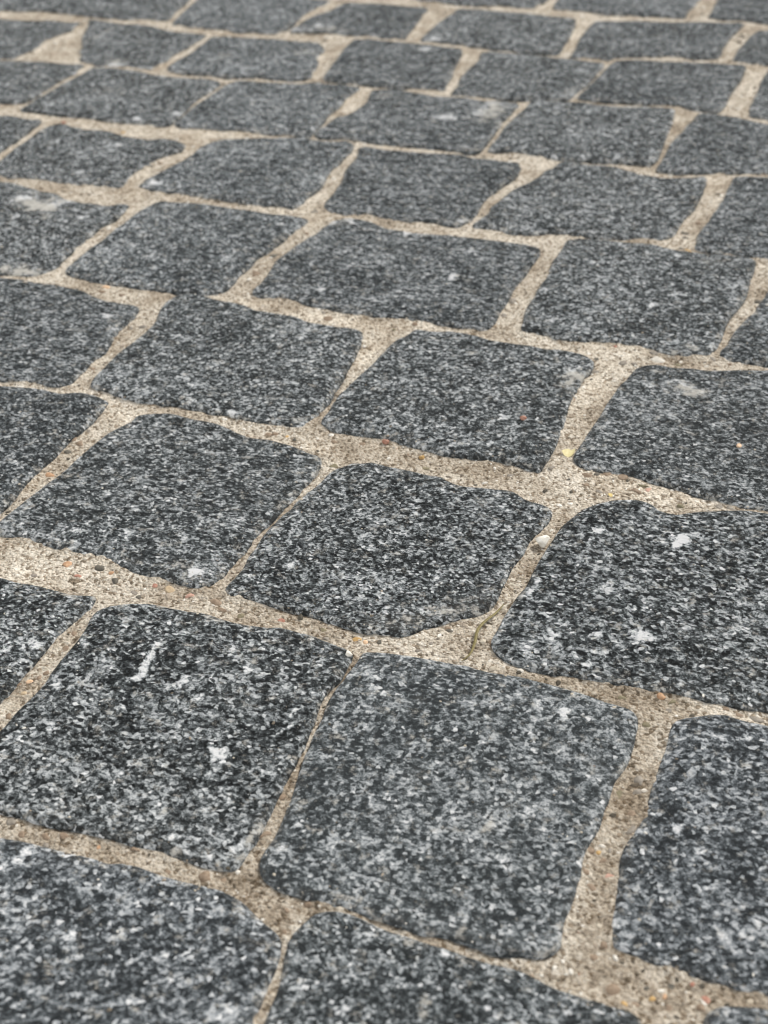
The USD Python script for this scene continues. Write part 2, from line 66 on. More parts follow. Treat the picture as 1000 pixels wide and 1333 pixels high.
    'U2': [(-47.7,97.4),(-48.3,92.9),(-48.9,88.4),(-49.6,84.1),(-49.7,79.6),(-49.8,75.2),(-49.5,70.7),(-49.2,66.1),(-49.3,61.6),(-49.1,57.9),(-45.6,55.7),(-41.3,54.2),(-36.9,53.4),(-32.4,53.2),(-27.9,53.5),(-23.4,54.1),(-18.9,54.4),(-14.4,53.8),(-10.0,52.8),(-5.7,51.5),(-1.3,50.9),(3.2,50.0),(7.6,49.5),(12.2,49.2),(16.7,49.3),(21.0,50.3),(25.4,51.3),(29.9,52.1),(34.3,52.3),(38.7,51.3),(43.1,50.1),(47.4,48.9),(51.8,48.6),(52.0,53.1),(52.3,57.6),(52.7,62.1),(53.1,66.6),(53.3,71.1),(53.0,75.6),(52.9,80.1),(52.8,84.7),(52.7,89.2),(52.1,93.6),(51.5,98.1),(51.1,102.6),(50.9,107.1),(50.8,111.7),(51.1,116.2),(51.3,120.7),(51.4,125.2),(51.4,129.7),(51.9,134.2),(53.2,138.5),(53.6,142.9),(53.1,147.0),(50.4,149.8),(46.7,151.7),(42.4,152.6),(37.9,152.9),(33.4,152.1),(29.0,151.8),(24.6,152.5),(20.1,152.9),(15.6,152.5),(11.1,152.5),(6.6,152.6),(2.1,153.2),(-2.3,154.2),(-6.5,155.7),(-11.0,156.3),(-15.5,156.5),(-20.0,156.5),(-24.0,154.6),(-28.2,153.3),(-32.7,153.7),(-36.9,153.7),(-37.6,149.7),(-38.9,145.2),(-41.4,141.7),(-42.6,137.6),(-43.4,133.3),(-43.6,128.8),(-43.9,124.3),(-44.4,119.8),(-44.9,115.3),(-45.5,110.7),(-46.3,106.3),(-47.2,101.9)],
    'U3': [(76.4,146.9),(75.3,142.9),(74.4,138.5),(73.6,133.9),(72.0,129.8),(71.7,125.6),(71.3,121.0),(70.6,116.5),(70.0,112.1),(69.8,107.7),(69.5,103.1),(69.0,98.6),(68.5,94.1),(68.0,89.6),(67.5,85.1),(67.0,80.7),(66.5,76.2),(66.0,71.7),(65.5,67.2),(65.1,63.2),(67.1,59.7),(71.3,57.9),(75.7,57.8),(80.2,58.1),(84.7,58.7),(89.2,58.4),(93.6,57.7),(97.9,56.4),(102.2,55.5),(106.6,54.6),(111.0,53.6),(115.4,52.8),(119.8,51.8),(124.2,50.6),(128.5,49.3),(132.9,48.3),(137.3,47.5),(141.8,47.0),(146.3,47.5),(150.8,47.9),(155.3,47.9),(159.7,47.0),(163.8,46.5),(164.5,50.9),(166.9,54.7),(167.5,59.1),(168.1,63.6),(168.7,68.1),(169.0,72.6),(169.3,77.1),(169.6,81.6),(169.9,86.1),(170.2,90.6),(170.4,95.1),(170.7,99.6),(171.0,104.1),(171.3,108.6),(171.6,113.1),(171.9,117.6),(172.3,122.1),(172.6,126.6),(172.9,131.1),(173.2,135.6),(173.5,140.1),(173.8,144.6),(174.1,149.1),(174.5,153.6),(174.8,157.8),(173.3,161.2),(171.0,163.7),(166.6,162.8),(162.1,162.8),(157.6,162.8),(153.1,162.7),(148.6,162.4),(144.1,162.0),(139.6,161.6),(135.1,161.3),(130.7,160.4),(126.4,159.3),(122.0,158.3),(117.8,156.8),(113.6,155.1),(109.4,153.3),(105.2,152.5),(100.7,153.0),(96.3,152.2),(92.0,151.2),(87.6,151.9),(83.2,152.0),(79.1,150.1)],
    'V0': [(-346.1,269.7),(-350.6,269.4),(-355.1,269.6),(-359.0,268.5),(-362.1,265.2),(-362.8,261.4),(-362.5,257.1),(-362.0,252.6),(-361.6,248.1),(-361.1,243.6),(-360.6,239.2),(-360.2,234.7),(-359.6,230.3),(-359.0,225.8),(-358.4,221.4),(-357.7,216.9),(-357.1,212.4),(-356.5,208.0),(-355.9,203.5),(-355.3,199.1),(-354.6,194.6),(-354.0,190.1),(-353.4,185.7),(-352.7,181.3),(-352.0,176.8),(-351.4,172.4),(-350.7,167.9),(-350.0,163.5),(-349.7,159.5),(-347.1,157.0),(-343.2,155.5),(-338.7,155.0),(-334.2,154.7),(-329.7,154.5),(-325.2,154.2),(-320.7,154.0),(-316.2,154.2),(-311.7,154.3),(-307.2,154.5),(-302.7,154.6),(-298.2,154.8),(-293.7,154.7),(-289.2,154.7),(-284.7,154.6),(-280.2,154.5),(-275.7,154.5),(-271.2,154.6),(-266.7,154.8),(-262.2,155.4),(-257.8,156.3),(-254.5,158.8),(-252.6,162.7),(-252.3,167.2),(-251.7,171.7),(-252.3,176.1),(-252.9,180.6),(-253.4,185.1),(-253.9,189.6),(-253.8,194.0),(-253.5,198.5),(-253.4,203.0),(-253.3,207.6),(-253.5,212.0),(-254.0,216.5),(-254.5,221.0),(-254.3,225.4),(-253.2,229.8),(-252.5,234.2),(-252.1,238.7),(-252.0,243.2),(-252.3,247.7),(-252.6,252.2),(-253.3,256.7),(-255.2,258.6),(-258.6,258.3),(-261.8,255.1),(-265.2,252.7),(-269.6,253.4),(-274.1,254.0),(-277.8,253.2),(-282.3,253.5),(-286.7,253.8),(-291.2,254.1),(-295.9,254.9),(-299.9,257.9),(-303.6,260.4),(-307.1,262.2),(-311.4,262.2),(-315.9,262.5),(-320.4,263.6),(-324.8,264.9),(-329.1,266.3),(-333.4,267.7),(-337.7,269.2),(-341.7,270.3)],
    'V1': [(-240.0,259.2),(-241.0,254.9),(-241.5,250.5),(-241.8,246.1),(-241.8,241.6),(-241.7,237.1),(-241.8,232.5),(-242.2,227.9),(-242.8,223.5),(-242.7,219.2),(-242.5,214.7),(-242.2,210.0),(-242.4,205.4),(-242.9,200.9),(-243.1,196.5),(-243.2,192.0),(-243.3,187.5),(-243.2,183.0),(-243.2,178.5),(-243.0,174.0),(-243.0,169.8),(-241.5,166.6),(-238.7,164.9),(-234.4,163.6),(-230.0,162.8),(-225.5,162.3),(-221.0,162.1),(-216.5,161.7),(-212.1,160.8),(-207.6,160.4),(-203.1,160.8),(-198.6,161.1),(-194.1,160.8),(-189.6,160.7),(-185.0,160.9),(-180.5,160.8),(-176.0,160.6),(-171.5,160.8),(-167.0,161.1),(-162.9,162.9),(-158.5,163.4),(-156.1,166.1),(-151.8,167.3),(-150.2,171.4),(-149.7,175.9),(-149.4,180.4),(-149.8,184.9),(-150.1,189.4),(-149.4,193.8),(-149.6,198.3),(-149.9,202.9),(-150.1,207.4),(-150.1,211.9),(-148.4,216.1),(-147.1,220.4),(-147.1,224.9),(-146.4,229.3),(-145.0,233.6),(-144.7,238.1),(-144.7,242.6),(-143.6,247.0),(-142.6,251.4),(-141.7,255.8),(-140.8,260.2),(-140.8,264.7),(-142.1,267.6),(-145.9,268.5),(-150.4,269.2),(-154.8,269.4),(-159.3,268.7),(-163.7,268.4),(-168.2,269.0),(-172.7,269.4),(-177.2,269.8),(-181.7,270.0),(-186.2,269.8),(-190.7,269.7),(-195.2,270.3),(-199.6,271.0),(-204.2,271.3),(-208.7,271.6),(-213.1,271.3),(-217.6,270.7),(-222.0,269.8),(-226.5,269.0),(-231.0,269.3),(-235.5,269.5),(-237.9,267.4),(-239.0,263.6)],
    'V2': [(-124.2,270.2),(-125.3,266.6),(-125.9,262.5),(-126.9,258.8),(-127.2,254.2),(-128.2,249.7),(-129.4,245.3),(-130.5,240.9),(-131.5,236.5),(-132.4,232.1),(-133.1,227.7),(-133.6,223.2),(-134.1,218.7),(-134.7,214.2),(-135.3,210.0),(-134.6,205.8),(-133.7,201.2),(-133.2,196.7),(-132.7,192.1),(-132.4,187.5),(-132.1,182.9),(-132.3,178.2),(-132.8,174.0),(-131.9,171.4),(-127.9,170.2),(-124.5,168.6),(-120.1,169.9),(-115.6,170.4),(-111.1,170.0),(-106.6,169.5),(-102.1,168.9),(-97.6,168.4),(-93.1,167.5),(-88.7,166.6),(-84.2,165.7),(-79.7,164.8),(-75.2,164.7),(-70.7,164.8),(-66.2,164.5),(-61.6,164.4),(-57.1,164.5),(-52.5,164.5),(-48.0,165.1),(-43.6,165.9),(-39.0,166.4),(-34.6,165.4),(-30.1,165.0),(-25.6,165.2),(-21.1,164.7),(-16.6,164.5),(-12.0,164.5),(-7.5,164.5),(-3.8,166.9),(-2.9,171.2),(-2.9,175.7),(-3.5,180.2),(-3.7,184.8),(-3.5,189.3),(-3.3,193.8),(-2.9,198.4),(-3.0,202.9),(-3.4,207.4),(-3.8,211.9),(-3.6,216.5),(-3.2,221.0),(-2.8,225.5),(-2.5,230.1),(-2.2,234.6),(-2.0,239.1),(-1.9,243.7),(-1.7,248.2),(-1.4,252.7),(-1.0,257.3),(-1.8,261.7),(-2.7,265.2),(-6.3,266.3),(-10.5,267.9),(-15.0,268.1),(-19.5,268.0),(-24.1,267.8),(-28.6,268.0),(-33.1,268.3),(-37.6,268.1),(-42.1,267.7),(-46.7,267.5),(-51.2,267.6),(-55.7,267.7),(-60.2,267.0),(-64.6,266.1),(-69.1,265.6),(-73.7,265.3),(-78.2,265.4),(-82.6,266.2),(-87.1,266.6),(-91.7,267.0),(-95.9,268.6),(-99.8,271.0),(-103.7,273.2),(-107.9,274.5),(-112.3,275.5),(-116.6,275.0),(-120.7,273.1)],
    'V3': [(11.6,280.2),(11.5,276.5),(11.6,271.9),(11.5,267.3),(11.1,262.8),(10.7,258.4),(10.5,254.1),(10.9,249.7),(11.2,245.2),(11.5,240.7),(11.8,236.2),(12.1,231.5),(11.8,226.9),(11.4,222.5),(11.3,218.1),(11.4,213.6),(11.5,209.1),(11.3,204.5),(11.1,200.0),(11.1,195.6),(11.2,191.2),(11.7,186.9),(12.5,182.5),(13.3,178.0),(13.6,173.5),(14.5,169.9),(18.9,170.5),(23.4,169.7),(27.7,168.6),(31.9,167.1),(36.3,166.6),(40.8,166.9),(45.2,167.4),(48.5,170.5),(52.8,171.5),(57.3,171.6),(61.8,171.5),(66.3,171.3),(70.7,170.8),(75.2,170.6),(79.5,170.3),(82.8,167.2),(86.9,166.9),(91.4,167.4),(95.9,167.7),(100.2,169.0),(104.7,168.9),(105.7,172.8),(106.4,177.3),(107.1,181.7),(107.6,186.2),(107.6,190.7),(107.6,195.2),(107.5,199.7),(107.3,204.2),(107.4,208.7),(107.7,213.2),(108.5,217.6),(109.6,222.0),(110.7,226.4),(111.5,230.8),(112.3,235.2),(112.6,239.7),(112.9,244.2),(112.7,248.7),(112.5,253.2),(112.6,257.7),(112.8,262.2),(112.9,266.7),(113.0,271.2),(113.0,275.7),(112.7,280.0),(112.0,283.5),(108.6,284.6),(104.1,285.1),(99.6,284.8),(95.2,284.5),(90.8,283.3),(86.5,282.3),(82.0,282.7),(77.5,282.9),(73.0,282.7),(68.7,283.4),(64.5,284.9),(60.2,286.3),(55.8,287.1),(51.4,286.7),(46.9,286.4),(42.4,286.0),(37.9,285.6),(33.5,285.7),(29.0,286.0),(24.9,284.7),(20.7,284.0),(16.2,284.2),(14.2,281.8)],
    'V4': [(133.3,279.8),(130.5,276.4),(128.8,273.0),(128.3,268.8),(127.8,264.3),(127.3,259.8),(126.8,255.3),(126.3,250.7),(125.8,246.2),(125.3,241.6),(124.4,237.1),(123.2,232.7),(122.4,228.5),(122.5,224.0),(121.6,219.2),(119.7,215.1),(118.5,210.9),(117.5,206.5),(116.3,202.1),(115.1,197.8),(114.7,193.5),(114.3,188.9),(113.4,184.3),(112.5,179.9),(111.5,175.6),(111.6,171.6),(113.9,168.4),(118.4,167.9),(122.8,168.8),(127.3,169.4),(131.8,169.9),(136.3,170.5),(140.8,171.0),(145.4,171.5),(149.9,172.0),(154.4,172.5),(158.9,172.7),(163.4,173.0),(168.0,173.2),(172.5,173.4),(177.0,173.7),(181.5,173.9),(186.1,174.2),(190.6,174.8),(195.1,175.4),(199.6,176.0),(204.1,176.5),(207.8,178.3),(210.3,182.2),(212.0,186.2),(212.8,190.7),(213.5,195.2),(214.2,199.7),(214.9,204.1),(215.7,208.6),(216.4,213.1),(217.1,217.6),(217.8,222.1),(218.4,226.5),(219.1,231.0),(219.8,235.5),(220.5,240.0),(221.2,244.5),(221.8,249.0),(222.5,253.4),(223.2,257.9),(223.7,262.4),(224.2,267.0),(224.7,271.5),(225.1,276.0),(225.6,280.1),(224.1,283.3),(221.9,285.5),(217.5,285.7),(212.9,285.7),(208.4,285.8),(203.9,285.9),(199.4,286.0),(194.8,286.1),(190.3,286.1),(185.8,285.9),(181.3,285.8),(176.7,285.6),(172.2,285.4),(167.7,285.3),(163.2,285.1),(158.7,284.9),(154.2,284.5),(149.6,284.2),(145.1,283.8),(140.6,283.5),(136.1,283.1)],
    'W0': [(-416.2,377.0),(-420.6,376.6),(-425.1,376.5),(-429.7,376.5),(-434.2,376.5),(-438.8,376.5),(-443.3,376.5),(-447.8,376.4),(-452.4,376.4),(-456.8,375.8),(-461.2,374.6),(-465.6,373.4),(-470.1,373.0),(-472.7,371.0),(-472.7,366.6),(-473.7,362.1),(-474.7,357.9),(-474.7,353.5),(-474.6,349.0),(-474.5,344.5),(-474.4,339.9),(-474.2,335.4),(-474.1,330.8),(-474.0,326.3),(-473.9,321.8),(-473.7,317.2),(-473.6,312.7),(-473.4,308.2),(-473.2,303.6),(-473.0,299.1),(-472.7,294.6),(-472.8,290.3),(-472.1,287.7),(-468.3,285.5),(-464.3,283.3),(-459.9,282.8),(-455.4,282.9),(-450.8,283.1),(-446.3,283.2),(-441.7,283.4),(-437.2,283.5),(-432.6,283.7),(-428.1,283.8),(-423.6,283.9),(-419.0,284.0),(-414.5,284.0),(-409.9,284.1),(-405.4,284.2),(-400.8,284.3),(-396.3,284.4),(-391.7,284.5),(-387.2,284.5),(-382.8,285.5),(-378.7,287.4),(-377.5,291.1),(-377.7,295.6),(-377.8,300.2),(-378.3,304.7),(-378.8,309.2),(-379.3,313.7),(-379.9,318.2),(-380.4,322.7),(-380.9,327.3),(-381.4,331.8),(-381.9,336.3),(-382.4,340.8),(-382.8,345.3),(-383.2,349.9),(-383.5,354.4),(-384.0,358.9),(-384.4,363.5),(-384.8,368.0),(-385.4,372.5),(-386.0,377.0),(-387.2,379.2),(-390.0,377.0),(-394.6,376.8),(-399.1,377.9),(-403.4,378.9),(-407.9,379.1),(-412.4,379.4)],
    'W1': [(-371.1,373.3),(-373.2,370.2),(-373.7,366.1),(-373.9,361.6),(-374.2,357.2),(-373.8,352.9),(-373.4,348.4),(-372.9,343.9),(-372.3,339.2),(-372.3,334.6),(-372.4,330.1),(-372.5,325.7),(-372.0,321.3),(-371.4,316.8),(-370.9,312.4),(-370.0,308.0),(-369.2,303.6),(-368.4,299.4),(-366.6,295.1),(-365.9,290.3),(-365.9,286.3),(-364.0,284.4),(-359.5,284.4),(-355.8,281.8),(-351.7,280.4),(-347.2,280.0),(-342.9,281.2),(-338.4,282.2),(-333.9,282.9),(-329.5,283.2),(-325.0,282.5),(-320.5,281.9),(-316.0,281.7),(-311.4,281.5),(-306.9,281.2),(-302.4,280.9),(-297.9,281.2),(-293.4,281.7),(-288.9,282.4),(-284.4,283.1),(-280.0,282.2),(-275.6,281.0),(-271.7,282.4),(-272.1,286.6),(-273.1,291.0),(-274.1,295.4),(-274.6,299.9),(-275.0,304.5),(-274.5,309.0),(-274.0,313.5),(-273.8,318.0),(-273.6,322.5),(-273.1,327.0),(-272.5,331.5),(-271.9,336.0),(-270.7,340.4),(-269.5,344.8),(-267.1,348.5),(-264.7,352.3),(-265.4,356.8),(-266.5,360.9),(-269.4,363.1),(-273.1,365.2),(-276.9,366.9),(-281.2,367.4),(-285.7,367.7),(-289.6,365.7),(-293.4,363.2),(-297.7,362.5),(-302.2,363.0),(-306.7,363.5),(-311.2,364.1),(-315.8,364.8),(-320.0,367.2),(-324.1,369.2),(-328.0,370.7),(-332.3,371.1),(-336.8,371.0),(-341.1,369.8),(-345.5,368.7),(-350.0,370.4),(-354.3,371.7),(-358.6,373.1),(-363.0,374.4),(-367.1,375.4)],
    'W2': [(-250.6,367.8),(-252.3,363.8),(-252.9,359.8),(-252.8,355.4),(-252.7,350.9),(-252.5,346.2),(-252.6,341.6),(-253.1,337.0),(-253.6,332.4),(-254.6,327.8),(-255.8,323.5),(-257.0,319.1),(-257.9,314.8),(-258.7,310.3),(-259.6,305.8),(-260.5,301.4),(-261.7,297.4),(-260.3,293.2),(-261.5,289.3),(-258.8,288.3),(-254.8,286.6),(-250.6,285.2),(-246.1,284.9),(-241.5,284.6),(-237.0,284.7),(-232.5,284.9),(-228.0,285.3),(-223.5,285.6),(-219.0,284.9),(-214.5,284.5),(-210.0,285.0),(-205.5,284.6),(-201.0,283.9),(-196.5,284.1),(-192.0,284.3),(-187.7,283.0),(-183.3,282.2),(-178.8,282.7),(-174.4,283.6),(-170.0,284.9),(-165.5,284.8),(-160.9,284.6),(-157.0,282.5),(-154.4,286.2),(-154.0,290.5),(-154.2,295.1),(-154.7,299.6),(-155.4,304.1),(-155.0,308.5),(-153.6,312.8),(-153.7,317.3),(-154.1,321.8),(-154.4,326.3),(-155.3,330.8),(-156.1,335.2),(-156.7,339.7),(-156.7,344.3),(-156.8,348.8),(-156.8,353.3),(-156.8,357.9),(-156.8,362.4),(-156.8,367.0),(-156.6,371.5),(-156.3,376.0),(-155.9,380.5),(-157.1,384.9),(-158.3,389.2),(-160.2,392.3),(-162.0,393.6),(-165.6,394.8),(-169.8,393.0),(-173.9,391.2),(-178.4,390.7),(-182.9,390.5),(-187.3,391.5),(-191.7,392.3),(-196.3,392.3),(-200.8,392.3),(-204.9,390.7),(-208.7,388.3),(-212.8,386.7),(-217.3,386.0),(-221.8,385.3),(-226.0,383.9),(-230.2,382.1),(-234.5,380.7),(-238.9,379.9),(-242.6,378.3),(-245.9,375.3),(-249.0,372.0)],
    'W3': [(-150.3,383.4),(-148.8,378.9),(-147.8,374.2),(-147.0,369.5),(-147.0,364.8),(-147.0,360.3),(-146.7,355.9),(-146.4,351.4),(-146.1,347.1),(-144.9,343.0),(-143.6,338.6),(-142.5,334.0),(-141.8,329.3),(-141.3,324.8),(-140.8,320.2),(-140.4,315.7),(-140.0,311.2),(-139.6,306.5),(-139.6,301.9),(-139.8,297.6),(-139.0,293.5),(-137.8,289.5),(-134.8,286.1),(-131.1,283.8),(-126.8,282.5),(-122.4,282.7),(-118.0,283.9),(-113.9,285.7),(-109.7,287.3),(-105.2,286.5),(-100.9,285.0),(-96.6,283.5),(-92.1,283.5),(-87.7,283.1),(-83.4,282.2),(-80.0,285.3),(-75.5,285.4),(-71.0,285.4),(-66.4,285.2),(-61.9,284.8),(-57.4,284.2),(-53.4,285.9),(-51.6,290.1),(-50.5,294.4),(-50.2,298.9),(-50.2,303.5),(-50.6,308.0),(-51.0,312.5),(-51.0,317.0),(-50.9,321.6),(-50.8,326.1),(-50.3,330.6),(-49.7,335.1),(-49.2,339.7),(-48.7,344.2),(-48.3,348.7),(-47.2,353.1),(-45.5,357.3),(-44.3,361.6),(-43.5,366.1),(-42.7,370.6),(-42.5,375.1),(-42.3,379.4),(-45.1,382.3),(-46.3,386.8),(-47.1,388.1),(-51.6,387.9),(-56.1,387.9),(-60.6,388.4),(-65.1,389.0),(-69.6,388.6),(-74.1,387.9),(-78.4,388.0),(-82.3,390.6),(-86.2,392.2),(-90.7,391.5),(-95.1,390.7),(-99.6,390.0),(-104.1,389.3),(-108.6,388.6),(-113.1,388.2),(-117.6,388.0),(-122.1,387.8),(-126.7,387.5),(-131.2,387.3),(-135.7,387.1),(-140.2,387.7),(-144.7,388.4),(-149.2,389.0),(-152.2,386.4)],
    'W4': [(-25.5,380.8),(-26.1,377.0),(-26.4,372.3),(-27.3,367.7),(-28.8,363.3),(-30.3,358.9),(-32.3,354.8),(-34.4,350.9),(-36.1,347.0),(-37.0,342.7),(-37.9,338.3),(-38.8,333.8),(-39.7,329.4),(-40.6,325.0),(-41.4,320.6),(-42.1,316.5),(-41.7,312.3),(-41.2,307.5),(-42.1,302.7),(-43.2,298.3),(-44.2,293.9),(-45.2,289.7),(-45.8,286.8),(-41.4,287.3),(-36.9,287.8),(-32.4,288.3),(-27.9,288.8),(-25.8,285.3),(-22.2,283.8),(-17.7,283.7),(-13.2,284.4),(-8.9,285.5),(-5.1,287.9),(-1.5,290.6),(2.6,292.1),(7.0,292.1),(11.3,291.8),(15.8,292.4),(20.2,291.3),(24.6,290.5),(28.7,292.3),(32.9,293.6),(37.4,292.8),(41.8,293.2),(46.1,294.4),(50.5,295.3),(55.0,296.0),(59.4,297.2),(62.7,299.4),(64.3,303.7),(65.5,308.0),(65.6,312.5),(65.7,317.0),(66.2,321.5),(66.7,326.0),(67.2,330.5),(67.8,335.0),(68.5,339.4),(69.1,343.9),(69.7,348.4),(69.9,352.9),(70.2,357.4),(70.4,361.9),(70.6,366.4),(70.7,371.0),(70.8,375.5),(70.7,380.0),(70.7,384.5),(70.1,388.9),(69.5,393.3),(68.8,395.6),(64.8,393.5),(60.7,391.7),(56.6,389.9),(52.3,388.5),(48.0,387.2),(43.7,386.8),(39.5,388.4),(35.0,388.7),(30.5,389.0),(26.3,390.7),(22.3,392.6),(18.3,394.7),(14.3,396.9),(10.0,397.3),(5.5,396.9),(1.0,396.4),(-3.4,395.8),(-7.8,396.7),(-12.3,397.6),(-16.7,398.5),(-19.7,397.2),(-20.9,393.6),(-21.9,389.2),(-22.8,384.4)],
    'W5': [(90.5,401.8),(87.2,400.3),(87.1,396.8),(87.0,392.3),(86.9,387.7),(86.7,383.2),(86.6,378.7),(86.4,374.1),(86.2,369.6),(86.0,365.0),(85.7,360.5),(85.3,356.0),(85.0,351.4),(84.4,346.8),(83.7,342.3),(83.1,337.9),(82.7,333.4),(82.2,328.9),(81.8,324.4),(81.1,319.8),(80.5,315.4),(80.1,311.0),(79.9,306.6),(79.9,302.4),(80.9,297.9),(80.7,293.4),(81.6,290.2),(85.8,289.6),(89.8,287.9),(94.3,287.8),(98.8,288.2),(103.3,288.6),(107.9,288.9),(112.4,289.3),(116.9,289.2),(121.4,289.2),(125.9,289.4),(130.5,289.5),(135.0,289.7),(139.5,289.8),(144.1,290.0),(148.6,290.2),(153.1,290.3),(157.6,290.5),(162.2,290.7),(166.7,290.8),(171.2,291.0),(175.5,291.6),(178.8,293.8),(180.7,297.8),(181.5,302.3),(182.2,306.7),(183.0,311.2),(183.8,315.6),(184.6,320.1),(185.3,324.6),(186.0,329.0),(186.6,333.5),(187.2,338.0),(187.9,342.5),(188.5,347.0),(189.1,351.5),(189.7,356.0),(190.4,360.4),(191.0,364.9),(191.6,369.4),(192.3,373.9),(193.0,378.4),(193.6,382.9),(194.3,387.3),(195.0,391.8),(195.7,396.3),(196.4,400.8),(197.0,405.0),(195.8,408.5),(193.9,410.6),(189.4,410.6),(184.8,410.6),(180.3,410.7),(175.8,410.7),(171.3,410.6),(166.8,410.1),(162.3,409.7),(157.8,409.2),(153.3,408.8),(148.8,408.3),(144.3,407.8),(139.8,407.4),(135.3,407.0),(130.8,406.7),(126.3,406.3),(121.8,406.0),(117.3,405.6),(112.8,405.3),(108.3,405.0),(103.8,404.4),(99.3,403.7),(94.9,403.0)],
    'X0': [(-483.0,492.4),(-487.3,491.3),(-491.8,490.7),(-496.3,490.2),(-500.7,489.8),(-501.3,486.2),(-501.0,481.7),(-500.8,477.0),(-501.1,472.4),(-501.7,468.1),(-501.5,463.7),(-501.2,459.2),(-501.0,454.7),(-500.7,450.2),(-500.4,445.7),(-500.1,441.2),(-499.8,436.7),(-499.5,432.2),(-499.3,427.7),(-499.0,423.2),(-498.7,418.7),(-498.4,414.2),(-498.4,410.1),(-496.7,406.5),(-497.1,402.9),(-493.7,402.3),(-489.3,402.2),(-485.2,401.2),(-480.7,401.9),(-476.2,402.5),(-471.7,403.1),(-467.3,403.7),(-462.8,404.3),(-458.3,404.7),(-453.8,405.0),(-449.3,405.3),(-444.8,405.5),(-440.2,405.8),(-435.7,406.0),(-431.2,406.0),(-426.7,406.0),(-422.6,406.5),(-420.3,409.5),(-417.9,411.8),(-416.5,415.2),(-416.4,419.7),(-416.3,424.3),(-416.4,428.8),(-416.6,433.3),(-416.8,437.8),(-417.0,442.3),(-417.1,446.8),(-417.1,451.4),(-417.2,455.9),(-417.1,460.4),(-417.1,464.9),(-416.9,469.4),(-415.8,473.8),(-414.6,478.2),(-415.6,482.4),(-417.3,486.5),(-419.1,490.2),(-419.2,494.8),(-419.3,499.3),(-420.7,498.6),(-425.1,498.1),(-429.6,497.6),(-434.1,497.1),(-438.6,496.6),(-443.0,497.3),(-447.5,497.4),(-452.0,497.6),(-456.4,497.3),(-460.8,496.2),(-465.2,495.0),(-469.6,494.5),(-474.1,494.0),(-478.6,493.6)],
    'X1': [(-409.3,490.1),(-409.0,485.6),(-408.6,480.9),(-408.9,476.2),(-409.4,471.7),(-409.8,467.3),(-410.3,462.8),(-410.7,458.3),(-411.0,453.9),(-411.3,449.4),(-411.5,445.0),(-411.5,440.5),(-411.5,436.0),(-411.4,431.5),(-411.6,426.9),(-411.7,422.4),(-411.9,418.1),(-411.3,413.8),(-410.9,409.1),(-411.0,404.5),(-411.1,400.0),(-411.8,396.2),(-410.0,394.8),(-405.5,394.7),(-401.0,394.6),(-396.5,394.3),(-392.4,393.3),(-387.9,393.7),(-383.4,393.5),(-378.9,392.8),(-374.5,392.2),(-370.0,391.8),(-365.5,391.5),(-361.0,391.4),(-356.5,391.4),(-351.9,391.4),(-347.5,390.9),(-343.0,390.4),(-338.5,390.0),(-334.0,390.0),(-329.5,390.0),(-325.0,390.7),(-320.7,391.9),(-316.3,392.3),(-311.7,392.2),(-307.2,392.1),(-302.7,392.0),(-298.2,391.9),(-295.6,394.1),(-294.1,397.3),(-294.0,401.8),(-294.0,406.3),(-294.5,410.8),(-295.1,415.3),(-295.6,419.7),(-296.2,424.2),(-296.9,428.7),(-297.5,433.1),(-298.2,437.6),(-298.4,442.1),(-298.3,446.6),(-298.2,451.1),(-298.0,455.6),(-297.5,460.1),(-297.0,464.6),(-296.5,469.1),(-296.7,473.6),(-297.0,478.1),(-297.4,482.6),(-299.2,486.3),(-301.4,489.1),(-304.6,489.8),(-309.1,490.1),(-313.5,490.3),(-318.0,490.0),(-322.5,489.6),(-327.0,489.4),(-331.5,489.2),(-336.0,488.8),(-340.5,488.3),(-344.9,488.5),(-349.4,489.1),(-353.9,489.7),(-358.5,490.5),(-362.5,492.7),(-366.7,493.6),(-371.1,494.7),(-375.4,495.7),(-379.8,496.2),(-384.3,496.4),(-388.8,496.5),(-393.3,496.4),(-397.8,496.2),(-402.2,495.8),(-406.7,496.4),(-409.1,493.8)],
